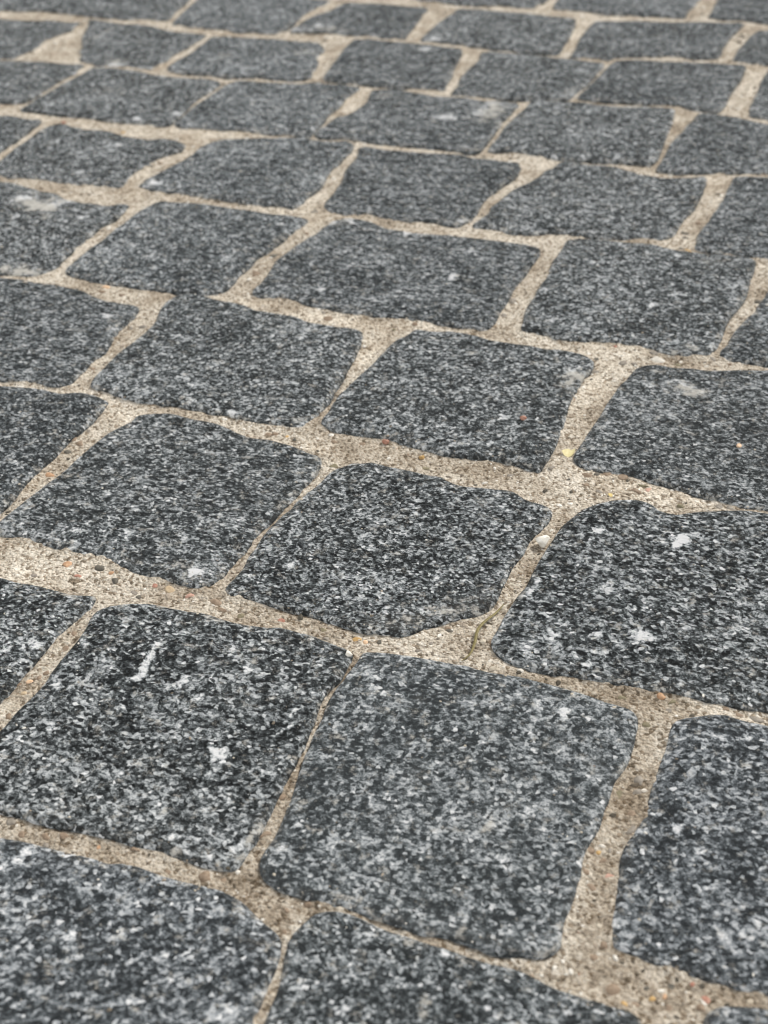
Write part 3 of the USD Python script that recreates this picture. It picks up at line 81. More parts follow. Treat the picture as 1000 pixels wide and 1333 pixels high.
    'X2': [(-291.1,483.5),(-292.0,479.3),(-292.1,474.9),(-292.2,470.3),(-292.3,465.8),(-292.5,461.3),(-292.6,456.7),(-292.7,452.1),(-293.0,447.5),(-293.3,443.0),(-293.7,438.6),(-293.8,434.2),(-293.6,429.7),(-293.3,425.2),(-293.1,420.7),(-292.8,416.2),(-292.5,411.6),(-292.3,407.0),(-292.3,402.4),(-293.0,398.9),(-290.3,397.5),(-286.5,395.6),(-282.2,395.3),(-277.6,395.6),(-273.1,396.0),(-268.6,396.3),(-264.1,396.0),(-259.5,395.7),(-255.0,395.7),(-250.4,395.7),(-246.5,397.3),(-242.4,398.7),(-237.8,398.8),(-233.4,397.9),(-229.0,397.2),(-224.4,397.1),(-219.9,397.1),(-215.4,397.3),(-210.9,397.8),(-206.4,398.5),(-201.9,399.0),(-197.4,398.0),(-193.1,397.1),(-192.9,401.7),(-193.1,406.2),(-193.4,410.7),(-193.8,415.2),(-193.7,419.8),(-193.7,424.3),(-194.0,428.8),(-194.6,433.3),(-195.2,437.8),(-195.7,442.3),(-195.0,446.8),(-194.5,451.3),(-194.6,455.9),(-194.8,460.4),(-194.9,464.9),(-195.2,469.5),(-195.5,474.0),(-195.9,478.5),(-195.6,483.0),(-194.9,487.5),(-194.3,492.0),(-194.1,496.5),(-195.2,500.9),(-195.9,504.0),(-200.0,504.0),(-204.4,505.0),(-208.9,505.2),(-213.3,504.6),(-217.8,504.0),(-222.3,503.7),(-226.8,504.3),(-231.2,504.2),(-235.1,502.0),(-239.1,499.8),(-243.1,497.6),(-247.6,497.2),(-252.1,496.9),(-256.6,496.5),(-261.1,496.2),(-265.6,495.8),(-270.2,495.5),(-274.7,495.1),(-279.2,495.4),(-283.6,496.1),(-287.2,494.1),(-289.8,492.0),(-290.2,488.0)],
    'X3': [(-179.5,500.0),(-182.9,497.6),(-182.4,494.5),(-181.4,490.1),(-180.4,485.6),(-179.7,481.1),(-178.9,476.6),(-178.1,471.8),(-178.1,467.0),(-178.6,462.4),(-179.1,457.9),(-179.6,453.2),(-180.7,448.7),(-181.7,443.9),(-184.6,440.6),(-187.3,437.6),(-188.0,433.6),(-188.5,429.2),(-188.6,424.7),(-188.8,420.0),(-189.9,415.4),(-191.2,411.1),(-192.4,406.7),(-193.9,404.1),(-189.4,404.0),(-187.3,401.1),(-183.8,399.2),(-179.6,399.7),(-175.5,401.7),(-171.2,403.0),(-166.7,403.0),(-162.3,401.8),(-157.9,400.8),(-153.4,400.1),(-148.9,399.5),(-144.4,398.9),(-139.9,398.4),(-135.4,398.6),(-130.9,398.9),(-126.4,398.7),(-121.9,398.6),(-117.4,399.1),(-112.9,399.6),(-108.3,399.2),(-103.8,399.1),(-99.3,399.6),(-94.8,399.8),(-90.3,399.7),(-85.9,399.0),(-81.7,397.1),(-77.7,398.8),(-75.6,402.0),(-75.7,406.5),(-75.8,411.1),(-75.8,415.6),(-75.9,420.1),(-75.9,424.7),(-75.7,429.2),(-75.5,433.7),(-75.4,438.3),(-75.3,442.8),(-75.3,447.3),(-75.3,451.8),(-75.4,456.4),(-75.5,460.9),(-75.7,465.4),(-75.8,470.0),(-75.8,474.5),(-75.6,479.0),(-75.5,483.6),(-75.3,488.1),(-75.0,492.6),(-74.6,496.6),(-77.8,497.2),(-82.2,497.6),(-86.8,497.6),(-91.3,497.6),(-95.8,497.1),(-100.3,496.6),(-104.7,497.1),(-109.0,498.3),(-113.4,499.6),(-117.8,499.6),(-122.3,499.1),(-126.8,498.6),(-131.3,498.1),(-135.8,497.8),(-140.3,498.1),(-144.8,498.9),(-149.2,499.7),(-153.6,500.9),(-157.9,502.1),(-162.4,502.7),(-166.9,503.3),(-171.4,503.1),(-175.9,502.8)],
    'X4': [(-49.3,508.9),(-53.6,507.7),(-58.1,507.6),(-62.7,507.4),(-66.5,506.6),(-67.0,503.5),(-67.1,499.0),(-67.2,494.5),(-67.3,489.8),(-67.9,485.2),(-68.6,480.8),(-69.1,476.3),(-69.6,471.8),(-69.9,467.4),(-70.2,462.9),(-70.5,458.4),(-70.7,453.9),(-70.8,449.4),(-71.0,444.9),(-70.8,440.5),(-70.6,436.1),(-70.2,431.5),(-69.9,426.9),(-70.0,422.2),(-70.3,417.7),(-70.6,413.3),(-70.2,409.0),(-69.9,405.0),(-65.7,404.2),(-61.4,405.2),(-56.9,405.4),(-52.3,405.6),(-47.8,405.4),(-43.3,405.4),(-38.8,405.0),(-34.4,403.9),(-30.0,403.6),(-25.5,404.0),(-20.9,404.2),(-16.4,404.5),(-11.9,404.7),(-7.4,405.1),(-2.9,405.6),(1.6,406.0),(6.0,407.1),(10.4,408.2),(14.9,408.3),(19.5,408.0),(24.0,408.4),(28.5,408.9),(33.0,409.1),(34.5,412.2),(35.2,416.6),(35.7,421.1),(35.5,425.6),(35.4,430.1),(35.3,434.7),(35.1,439.2),(34.9,443.7),(34.7,448.2),(34.5,452.8),(34.3,457.3),(34.2,461.8),(34.1,466.3),(33.9,470.9),(33.8,475.4),(33.6,479.9),(33.4,484.5),(33.2,489.0),(33.1,493.5),(32.7,498.0),(32.0,502.5),(31.4,507.0),(30.8,511.5),(30.4,514.1),(26.1,514.6),(21.6,514.8),(17.2,514.2),(12.7,513.6),(8.3,512.6),(3.9,511.4),(-0.5,510.3),(-4.8,509.2),(-9.4,509.0),(-13.9,508.9),(-18.4,508.8),(-22.8,509.1),(-27.2,510.5),(-31.5,511.8),(-35.9,511.3),(-40.4,510.7),(-44.9,510.0)],
    'X5': [(47.9,506.0),(47.5,501.5),(47.2,496.9),(46.4,492.3),(45.3,488.0),(44.9,483.8),(44.6,479.3),(44.3,474.7),(43.8,470.1),(42.8,465.6),(41.8,461.3),(41.1,457.0),(40.8,452.7),(40.6,448.2),(40.3,443.7),(40.3,439.3),(40.4,434.9),(40.5,430.4),(40.6,425.8),(40.5,421.2),(40.3,416.7),(40.1,412.1),(39.7,407.6),(39.2,403.7),(40.6,401.1),(44.8,400.2),(49.1,399.3),(53.6,399.3),(58.0,399.9),(62.4,401.1),(66.7,402.5),(70.9,404.2),(75.0,405.9),(79.4,406.7),(83.9,407.3),(88.3,408.4),(92.6,409.6),(97.0,410.5),(101.5,411.2),(105.9,411.9),(110.4,412.3),(114.9,412.7),(119.4,413.1),(123.9,413.4),(128.3,413.8),(132.8,414.2),(137.3,414.5),(141.8,414.8),(146.3,415.1),(150.7,415.6),(152.7,419.6),(154.8,423.6),(155.7,427.9),(156.3,432.4),(156.8,436.9),(157.3,441.4),(157.9,445.8),(158.4,450.3),(159.0,454.8),(159.6,459.2),(160.2,463.7),(160.8,468.2),(161.4,472.6),(162.0,477.1),(162.7,481.6),(163.3,485.8),(161.9,489.0),(159.7,491.9),(155.8,493.1),(151.3,493.4),(146.8,493.7),(142.3,494.1),(137.9,494.4),(133.4,494.8),(128.9,495.1),(124.4,495.5),(120.0,496.1),(115.5,496.7),(111.1,497.3),(106.6,497.9),(102.2,498.5),(97.8,499.4),(93.4,500.5),(89.1,501.8),(84.9,503.5),(80.8,505.2),(76.6,507.0),(72.4,508.3),(68.1,509.5),(63.6,509.7),(59.1,509.9),(54.7,510.2),(50.3,511.2),(48.4,509.8)],
    'Y0': [(-546.6,594.5),(-551.1,595.1),(-555.6,595.4),(-560.1,595.1),(-564.6,594.7),(-569.0,594.0),(-570.9,589.9),(-572.7,586.0),(-574.7,582.0),(-575.2,578.3),(-574.7,574.0),(-574.0,569.5),(-573.3,565.0),(-572.6,560.5),(-571.9,556.0),(-571.2,551.5),(-570.5,547.0),(-569.8,542.5),(-569.0,538.0),(-568.4,533.5),(-567.8,529.0),(-567.1,524.5),(-566.5,520.0),(-565.9,515.4),(-565.3,510.9),(-564.9,506.7),(-564.1,503.7),(-560.7,500.7),(-559.2,497.0),(-554.8,496.6),(-550.3,496.5),(-545.7,496.4),(-541.2,496.3),(-536.6,496.1),(-532.1,496.0),(-527.5,495.9),(-523.0,495.7),(-518.4,495.8),(-513.9,496.3),(-509.3,496.7),(-504.8,497.2),(-500.3,497.7),(-495.8,498.1),(-491.5,499.5),(-487.5,501.4),(-483.0,501.7),(-482.4,505.8),(-482.3,510.3),(-481.2,514.7),(-479.9,519.1),(-479.2,523.5),(-479.0,528.1),(-479.2,532.6),(-480.7,536.9),(-482.0,541.2),(-482.0,545.7),(-482.0,550.3),(-481.8,554.8),(-481.6,559.4),(-481.4,563.9),(-481.0,568.5),(-479.7,572.8),(-478.4,577.2),(-477.8,581.5),(-479.1,585.9),(-480.3,590.3),(-481.5,594.7),(-481.5,599.2),(-481.2,601.9),(-485.1,600.2),(-489.6,599.7),(-494.1,599.1),(-498.4,600.4),(-502.9,600.7),(-507.4,601.1),(-511.9,601.3),(-515.8,599.0),(-519.7,596.6),(-524.0,595.5),(-528.5,595.0),(-533.0,594.4),(-537.5,593.9),(-542.1,593.8)],
    'Y1': [(-438.0,608.2),(-442.3,607.2),(-446.8,608.1),(-451.2,608.9),(-455.7,609.7),(-460.1,610.5),(-464.5,611.3),(-469.0,612.1),(-473.4,612.8),(-477.3,613.2),(-476.6,611.3),(-474.7,607.2),(-472.7,603.1),(-470.8,599.0),(-468.9,595.0),(-466.8,590.7),(-465.2,586.2),(-464.1,581.9),(-462.5,578.0),(-460.7,573.8),(-459.0,569.7),(-457.2,565.6),(-455.4,561.6),(-453.3,557.8),(-451.1,553.9),(-448.8,550.0),(-446.6,546.0),(-444.3,541.9),(-442.4,537.5),(-440.9,533.1),(-439.7,529.2),(-437.4,525.8),(-434.8,522.1),(-432.2,518.2),(-430.2,513.9),(-428.3,510.0),(-426.3,506.4),(-421.8,506.1),(-417.3,505.7),(-413.3,503.5),(-409.3,501.7),(-404.8,501.2),(-400.3,500.7),(-395.8,501.1),(-391.3,501.6),(-386.8,502.0),(-382.3,502.5),(-377.8,503.0),(-373.3,503.0),(-368.8,502.6),(-364.4,502.1),(-363.3,506.4),(-362.2,510.8),(-361.7,515.3),(-361.5,519.8),(-361.3,524.3),(-362.0,528.8),(-362.7,533.2),(-363.4,537.7),(-363.7,542.2),(-363.5,546.7),(-363.4,551.2),(-363.2,555.7),(-362.9,560.2),(-362.3,564.7),(-361.7,569.2),(-361.2,573.7),(-360.6,578.1),(-360.0,582.6),(-360.2,587.1),(-360.7,591.6),(-362.1,595.4),(-364.2,597.3),(-368.1,597.1),(-372.6,596.9),(-377.1,597.0),(-381.6,597.3),(-386.1,597.6),(-390.6,598.1),(-395.0,599.2),(-399.4,600.2),(-403.9,601.6),(-408.1,603.7),(-412.2,605.7),(-416.2,607.5),(-420.1,608.5),(-424.6,608.8),(-429.1,609.0),(-433.6,609.3)],
    'Y2': [(-354.2,591.0),(-354.5,588.0),(-353.9,583.7),(-353.2,579.0),(-352.8,574.3),(-352.7,569.7),(-352.6,565.2),(-352.4,560.8),(-352.0,556.4),(-351.5,551.8),(-351.1,546.9),(-351.6,542.2),(-352.2,537.7),(-352.8,533.2),(-353.5,528.9),(-353.6,524.5),(-353.6,519.9),(-353.7,515.6),(-353.1,511.7),(-351.5,507.2),(-351.6,502.8),(-350.4,500.9),(-345.9,501.3),(-341.3,501.5),(-336.8,501.4),(-332.3,501.6),(-327.7,502.0),(-323.2,502.6),(-318.7,503.2),(-314.2,503.8),(-309.7,503.2),(-305.2,502.5),(-300.7,501.8),(-296.3,502.7),(-291.9,503.9),(-287.5,505.1),(-283.1,506.2),(-278.7,507.4),(-274.3,507.9),(-269.7,507.7),(-265.2,507.5),(-260.6,507.3),(-256.1,507.0),(-251.6,507.2),(-247.5,509.1),(-243.4,511.0),(-239.0,511.7),(-237.4,514.0),(-238.7,518.3),(-240.1,522.6),(-241.5,527.0),(-242.0,531.5),(-242.7,536.0),(-243.5,540.4),(-244.3,544.9),(-245.6,549.2),(-247.5,553.2),(-249.5,557.3),(-251.5,561.5),(-252.4,565.9),(-252.7,570.4),(-253.1,575.0),(-253.4,579.5),(-254.2,583.9),(-256.4,587.2),(-258.6,590.6),(-261.9,593.4),(-264.0,597.4),(-265.6,598.8),(-270.1,598.3),(-274.6,598.1),(-279.1,597.8),(-283.7,597.6),(-288.1,598.0),(-292.6,598.5),(-297.2,598.5),(-301.7,598.5),(-306.2,598.6),(-310.7,598.1),(-315.2,597.6),(-319.7,597.1),(-324.3,596.6),(-328.8,596.5),(-333.3,596.3),(-337.9,596.2),(-342.4,596.0),(-346.6,594.4),(-350.0,592.9)],
    'Y3': [(-232.7,615.4),(-237.1,615.3),(-240.2,614.4),(-240.1,611.4),(-239.5,606.8),(-239.3,602.1),(-239.2,597.6),(-239.1,593.2),(-238.6,588.9),(-238.0,584.5),(-237.3,580.0),(-236.6,575.5),(-236.0,571.0),(-235.4,566.5),(-234.9,562.0),(-234.3,557.5),(-233.8,553.1),(-233.1,548.6),(-232.4,544.2),(-231.8,539.7),(-231.1,535.2),(-230.5,530.7),(-229.9,526.2),(-229.4,521.7),(-229.1,517.8),(-226.8,514.3),(-224.5,511.7),(-220.4,510.6),(-215.9,510.5),(-211.3,510.3),(-206.8,510.8),(-202.4,511.2),(-197.9,511.2),(-193.4,510.5),(-188.9,509.7),(-184.5,510.1),(-180.2,511.3),(-175.7,511.2),(-171.2,510.6),(-166.7,510.8),(-162.2,511.3),(-157.8,511.9),(-153.2,511.7),(-148.7,511.4),(-144.8,512.8),(-140.4,513.2),(-135.9,513.3),(-134.1,514.6),(-134.7,519.1),(-135.4,523.6),(-136.0,528.0),(-136.6,532.5),(-137.3,537.0),(-137.9,541.5),(-138.7,545.9),(-139.6,550.3),(-140.6,554.8),(-141.6,559.2),(-142.6,563.6),(-143.2,568.0),(-143.6,572.6),(-144.0,577.1),(-144.3,581.6),(-144.8,586.1),(-145.3,590.6),(-145.9,595.0),(-146.4,599.5),(-147.5,603.5),(-149.8,607.4),(-150.7,611.1),(-153.3,611.5),(-157.8,611.7),(-162.3,611.9),(-166.6,613.1),(-171.1,613.7),(-175.6,614.3),(-180.0,614.8),(-184.5,615.3),(-189.0,615.3),(-193.5,615.4),(-198.1,615.4),(-202.6,615.4),(-207.1,615.5),(-211.6,615.5),(-216.1,615.7),(-220.5,616.6),(-224.9,617.5),(-229.3,618.4)],
    'Y4': [(-131.8,605.4),(-131.4,602.6),(-130.6,598.1),(-129.8,593.6),(-129.1,588.9),(-129.0,584.2),(-128.9,579.7),(-128.8,575.0),(-129.1,570.3),(-129.5,565.8),(-129.9,561.3),(-130.1,557.0),(-130.1,552.5),(-130.0,548.0),(-130.0,543.6),(-129.5,539.4),(-128.6,535.1),(-127.7,530.6),(-126.8,526.0),(-126.4,521.3),(-126.2,516.7),(-126.1,512.2),(-126.0,507.6),(-126.1,503.9),(-121.7,504.2),(-117.2,504.8),(-112.8,505.3),(-108.3,505.9),(-103.8,506.4),(-99.2,506.3),(-94.7,506.1),(-90.2,506.0),(-85.7,506.2),(-81.2,506.7),(-76.7,507.2),(-72.3,508.4),(-67.9,509.6),(-63.6,510.9),(-59.2,511.9),(-54.7,512.5),(-50.2,513.0),(-45.7,513.6),(-43.6,516.4),(-43.0,520.8),(-41.3,524.9),(-40.9,529.4),(-40.5,534.0),(-40.1,538.5),(-39.7,543.0),(-39.4,547.5),(-39.0,552.0),(-38.6,556.5),(-38.2,561.0),(-37.8,565.5),(-37.4,570.1),(-37.1,574.6),(-36.7,579.1),(-36.1,583.6),(-35.6,588.1),(-35.0,592.6),(-36.3,596.7),(-36.4,601.1),(-36.9,602.3),(-41.4,602.5),(-45.9,602.8),(-50.3,603.5),(-54.8,604.5),(-59.2,605.4),(-63.6,605.9),(-68.2,606.0),(-72.7,606.0),(-77.2,606.2),(-81.6,607.2),(-86.0,608.1),(-90.5,608.8),(-95.0,608.8),(-99.5,608.8),(-104.0,608.9),(-108.5,608.9),(-113.1,608.9),(-117.6,609.0),(-122.1,609.0),(-126.6,609.3),(-128.2,606.7)],
    'Y5': [(-30.4,603.3),(-31.2,598.9),(-31.9,594.6),(-32.2,590.2),(-32.4,585.7),(-32.7,581.1),(-33.0,576.6),(-33.4,572.0),(-33.8,567.5),(-34.1,563.0),(-34.5,558.5),(-35.0,553.9),(-35.5,549.4),(-36.0,544.9),(-36.5,540.4),(-37.0,536.0),(-37.4,531.5),(-37.8,527.0),(-38.3,523.1),(-36.8,520.0),(-33.1,518.9),(-28.6,518.4),(-24.1,518.0),(-19.6,517.6),(-15.1,518.1),(-10.6,518.8),(-6.2,519.5),(-1.7,520.1),(2.8,520.8),(7.3,521.4),(11.8,522.0),(16.3,522.6),(20.8,523.0),(25.3,523.3),(29.8,523.6),(34.3,523.8),(38.1,521.3),(41.9,518.9),(46.4,518.1),(50.8,517.3),(55.3,516.6),(59.8,515.9),(61.0,519.8),(61.7,524.3),(62.3,528.7),(62.4,533.3),(62.4,537.8),(62.5,542.3),(62.5,546.9),(62.4,551.4),(62.4,555.9),(62.3,560.4),(62.2,565.0),(62.5,569.5),(63.0,574.0),(63.5,578.5),(64.0,583.0),(64.5,587.5),(64.7,592.0),(64.7,596.5),(64.8,601.1),(64.8,605.6),(64.8,610.1),(65.0,614.7),(65.2,619.2),(64.3,622.3),(63.6,623.8),(59.1,623.2),(54.7,622.7),(50.2,622.3),(45.6,622.3),(41.1,622.4),(36.6,622.1),(32.1,621.5),(27.6,621.0),(23.2,620.4),(18.7,619.9),(14.2,619.3),(9.7,618.8),(5.2,618.3),(0.7,617.7),(-3.8,617.3),(-8.3,617.1),(-12.7,616.6),(-17.1,615.5),(-21.5,614.3),(-25.6,612.9),(-28.3,611.0),(-29.6,607.6)],
    'Y6': [(93.0,626.3),(88.8,624.6),(84.4,624.0),(83.3,622.3),(83.2,618.0),(82.8,613.4),(82.4,608.9),(82.0,604.4),(81.6,599.9),(81.2,595.4),(81.0,591.1),(81.1,586.7),(81.2,582.2),(81.3,577.6),(81.4,573.1),(81.5,568.4),(81.2,563.8),(81.0,559.3),(80.7,554.8),(80.4,550.4),(80.4,545.9),(80.4,541.4),(80.4,536.9),(80.4,532.4),(80.4,528.1),(81.2,523.7),(81.8,519.2),(82.0,514.9),(86.1,513.4),(90.2,511.6),(94.6,510.6),(99.1,510.0),(103.6,509.4),(108.1,508.8),(112.6,508.2),(117.0,507.5),(121.5,506.9),(126.0,506.5),(130.5,506.3),(135.1,506.1),(139.6,505.9),(144.1,505.8),(148.6,505.6),(153.1,505.4),(157.7,505.2),(162.2,505.1),(164.7,508.0),(166.4,512.2),(167.9,516.4),(168.4,520.9),(168.9,525.4),(169.5,529.9),(170.0,534.4),(170.6,538.9),(171.1,543.4),(171.6,547.9),(172.2,552.4),(172.7,556.8),(173.3,561.3),(173.8,565.8),(174.3,570.3),(174.9,574.8),(175.6,579.3),(176.3,583.7),(177.0,588.2),(177.7,592.7),(178.4,597.1),(179.1,601.6),(179.7,606.1),(180.4,610.6),(180.6,614.3),(178.8,618.0),(177.7,620.7),(173.6,621.5),(169.1,621.9),(164.6,622.3),(160.1,622.7),(155.6,623.1),(151.1,623.5),(146.6,623.9),(142.2,624.3),(137.7,624.7),(133.2,625.1),(128.7,625.4),(124.2,625.8),(119.7,626.2),(115.2,626.5),(110.7,626.9),(106.2,627.2),(101.7,627.6),(97.2,627.9)],
    'Z0': [(-418.8,661.2),(-419.5,665.6),(-420.2,670.1),(-420.9,674.6),(-421.6,679.0),(-422.3,683.5),(-423.2,687.9),(-424.1,692.3),(-425.1,696.7),(-426.1,701.1),(-427.0,705.1),(-429.1,705.3),(-433.0,707.0),(-436.9,708.1),(-441.4,708.0),(-445.9,708.0),(-450.4,707.9),(-454.9,707.8),(-459.4,707.7),(-463.9,707.6),(-468.4,707.6),(-472.9,707.5),(-477.4,707.4),(-481.9,707.3),(-486.4,707.3),(-490.9,707.2),(-495.4,707.1),(-499.9,707.0),(-504.4,707.0),(-508.9,706.9),(-513.4,706.8),(-517.9,706.7),(-522.4,706.7),(-526.9,706.6),(-531.4,706.5),(-535.9,706.4),(-540.4,706.4),(-544.9,706.1),(-549.4,705.6),(-553.9,705.2),(-558.4,704.7),(-562.9,704.2),(-567.3,703.7),(-571.8,703.2),(-576.3,702.7),(-580.8,702.2),(-585.2,701.8),(-589.7,701.3),(-594.2,700.8),(-598.7,700.3),(-603.1,699.8),(-607.6,699.3),(-612.1,698.9),(-616.6,698.4),(-621.1,698.2),(-625.6,698.1),(-630.1,697.9),(-634.6,697.8),(-639.1,697.7),(-642.0,696.2),(-642.1,692.8),(-641.2,688.0),(-641.4,683.6),(-641.7,679.7),(-641.2,675.5),(-640.6,671.0),(-639.9,666.5),(-639.3,662.1),(-638.7,657.6),(-638.0,653.1),(-637.4,648.7),(-636.7,644.2),(-636.2,639.9),(-635.5,636.0),(-633.7,632.4),(-631.7,628.3),(-629.7,624.3),(-627.7,620.2),(-626.1,616.8),(-622.5,615.4),(-618.0,615.7),(-613.5,615.9),(-609.0,616.2),(-604.5,616.5),(-600.0,616.7),(-595.5,617.1),(-591.0,617.5),(-586.5,618.0),(-582.0,618.4),(-577.5,618.8),(-573.0,619.3),(-568.5,619.7),(-564.0,620.1),(-559.5,620.4),(-555.0,620.8),(-550.6,621.4),(-546.4,623.1),(-542.3,624.9),(-538.1,626.6),(-533.7,627.3),(-529.2,627.3),(-524.7,627.2),(-520.2,627.2),(-515.7,627.0),(-511.2,626.5),(-506.7,625.9),(-502.2,625.4),(-497.8,624.9),(-493.3,624.4),(-488.8,623.9),(-484.3,623.3),(-479.8,622.8),(-475.3,622.2),(-470.9,621.6),(-466.4,620.9),(-461.9,621.0),(-457.4,621.3),(-452.9,621.7),(-448.5,622.5),(-444.1,623.6),(-439.7,624.7),(-435.4,625.8),(-430.9,625.6),(-426.4,625.3),(-421.9,625.0),(-417.4,625.6),(-413.1,626.7),(-412.6,630.2),(-413.5,634.6),(-414.4,639.0),(-415.3,643.5),(-416.2,647.9),(-417.1,652.3),(-418.1,656.7)],
    'Z1': [(-416.4,702.0),(-415.9,697.5),(-415.4,693.1),(-414.8,688.6),(-414.3,684.2),(-413.7,679.8),(-413.0,675.4),(-412.3,670.9),(-411.6,666.5),(-410.9,662.0),(-410.2,657.6),(-409.5,653.1),(-408.8,648.7),(-408.0,644.3),(-407.2,639.9),(-406.4,635.4),(-405.6,631.0),(-405.1,627.0),(-403.2,623.0),(-402.9,619.2),(-399.6,617.7),(-395.1,617.5),(-390.6,617.1),(-386.2,616.1),(-381.8,615.3),(-377.3,615.0),(-372.8,614.8),(-368.3,614.6),(-363.8,615.0),(-359.3,615.3),(-354.9,615.4),(-350.6,614.0),(-346.3,612.7),(-342.0,611.4),(-337.8,611.7),(-333.8,613.8),(-329.6,614.8),(-325.1,614.6),(-320.6,614.4),(-316.1,614.2),(-311.6,614.0),(-307.9,614.7),(-307.8,619.2),(-307.2,623.4),(-304.6,625.9),(-304.6,630.4),(-304.5,634.9),(-304.4,639.4),(-304.5,643.9),(-304.6,648.4),(-304.6,652.9),(-304.7,657.4),(-304.7,661.9),(-304.9,666.4),(-305.0,670.9),(-305.1,675.4),(-305.1,679.9),(-304.9,684.4),(-304.2,688.9),(-303.0,693.2),(-301.8,697.5),(-300.8,701.9),(-300.1,706.4),(-299.4,710.8),(-298.6,715.2),(-301.4,715.5),(-302.5,718.0),(-306.3,717.5),(-310.8,717.2),(-315.3,717.0),(-319.7,717.4),(-324.2,717.7),(-328.7,717.5),(-333.2,717.4),(-337.7,717.3),(-342.2,717.1),(-346.7,717.0),(-351.1,716.9),(-355.6,716.7),(-360.1,716.5),(-364.6,716.0),(-369.1,715.6),(-373.5,715.2),(-378.0,714.7),(-382.5,714.3),(-386.9,713.9),(-391.4,713.4),(-395.7,712.4),(-400.1,711.6),(-404.6,711.3),(-409.1,711.1),(-413.6,710.8),(-416.2,709.0),(-416.9,706.3)],
    'Z2': [(-272.1,714.6),(-276.7,714.6),(-281.2,714.6),(-284.3,712.8),(-285.5,709.2),(-286.2,704.8),(-287.0,700.3),(-287.8,695.8),(-288.6,691.4),(-289.3,686.7),(-290.6,682.0),(-292.6,677.8),(-294.7,674.0),(-296.1,670.1),(-296.9,665.8),(-297.6,661.4),(-298.2,657.1),(-298.2,652.7),(-298.2,648.2),(-298.2,643.7),(-298.0,638.8),(-298.7,634.1),(-299.8,630.4),(-298.5,627.8),(-298.9,623.9),(-295.0,623.5),(-290.5,623.7),(-286.0,624.3),(-281.6,625.4),(-277.2,626.5),(-272.8,627.7),(-268.3,627.5),(-263.7,627.1),(-259.2,626.8),(-254.7,626.7),(-250.1,626.7),(-245.6,626.6),(-241.0,626.5),(-236.5,626.2),(-232.0,625.9),(-227.4,625.5),(-222.9,624.9),(-218.4,624.3),(-213.9,623.8),(-209.5,624.0),(-205.1,625.2),(-201.1,626.5),(-202.0,631.0),(-202.9,635.4),(-203.5,639.9),(-203.9,644.5),(-204.3,649.0),(-204.7,653.5),(-205.1,658.0),(-205.5,662.6),(-205.8,667.1),(-206.1,671.6),(-206.4,676.2),(-207.1,680.7),(-207.7,685.2),(-208.3,689.7),(-209.0,694.2),(-209.2,698.7),(-209.3,703.2),(-209.5,707.8),(-210.7,711.3),(-212.4,714.4),(-213.8,715.3),(-218.3,715.2),(-222.8,715.2),(-227.4,715.1),(-231.9,715.3),(-236.4,716.0),(-240.9,716.5),(-245.4,716.9),(-249.9,717.4),(-254.4,717.2),(-258.9,716.7),(-263.4,716.3),(-267.9,715.8)],
    'Z4': [(-173.9,718.7),(-178.4,719.0),(-182.9,719.3),(-184.9,717.5),(-185.3,713.7),(-185.4,709.2),(-185.5,704.7),(-185.6,700.0),(-186.2,695.4),(-186.9,691.0),(-187.4,686.6),(-187.7,682.2),(-188.0,677.7),(-188.2,673.2),(-188.5,668.8),(-188.6,664.4),(-188.6,659.9),(-188.6,655.4),(-188.6,650.9),(-188.6,646.4),(-188.6,642.0),(-188.3,637.5),(-188.1,633.0),(-187.9,628.7),(-187.4,625.3),(-182.9,625.2),(-178.4,625.0),(-173.9,624.7),(-169.4,624.3),(-164.9,624.0),(-160.4,623.7),(-155.9,623.4),(-151.5,622.7),(-147.1,621.7),(-142.7,620.8),(-138.3,620.0),(-133.8,619.2),(-129.3,618.9),(-124.9,619.3),(-120.4,619.7),(-115.9,619.1),(-111.5,618.2),(-107.1,617.2),(-102.6,616.8),(-98.1,616.4),(-93.6,616.1),(-89.2,615.6),(-84.7,615.0),(-80.3,615.6),(-75.8,615.5),(-74.8,618.8),(-75.1,623.3),(-75.4,627.8),(-75.7,632.3),(-75.9,636.8),(-76.0,641.3),(-76.2,645.8),(-76.4,650.3),(-76.8,654.8),(-77.2,659.3),(-77.5,663.8),(-77.9,668.3),(-78.3,672.8),(-78.7,677.3),(-79.1,681.7),(-79.5,686.2),(-79.8,690.7),(-80.2,695.2),(-81.0,699.7),(-82.1,704.0),(-83.0,708.5),(-83.2,712.4),(-85.1,712.8),(-89.6,713.1),(-94.1,713.4),(-98.6,713.7),(-103.1,714.0),(-107.4,715.2),(-111.8,716.1),(-116.2,717.0),(-120.7,717.5),(-125.1,718.0),(-129.6,718.4),(-134.1,718.1),(-138.6,717.8),(-143.1,717.6),(-147.6,718.1),(-152.0,718.5),(-156.5,719.0),(-161.0,719.4),(-165.5,719.9),(-169.9,720.4)],
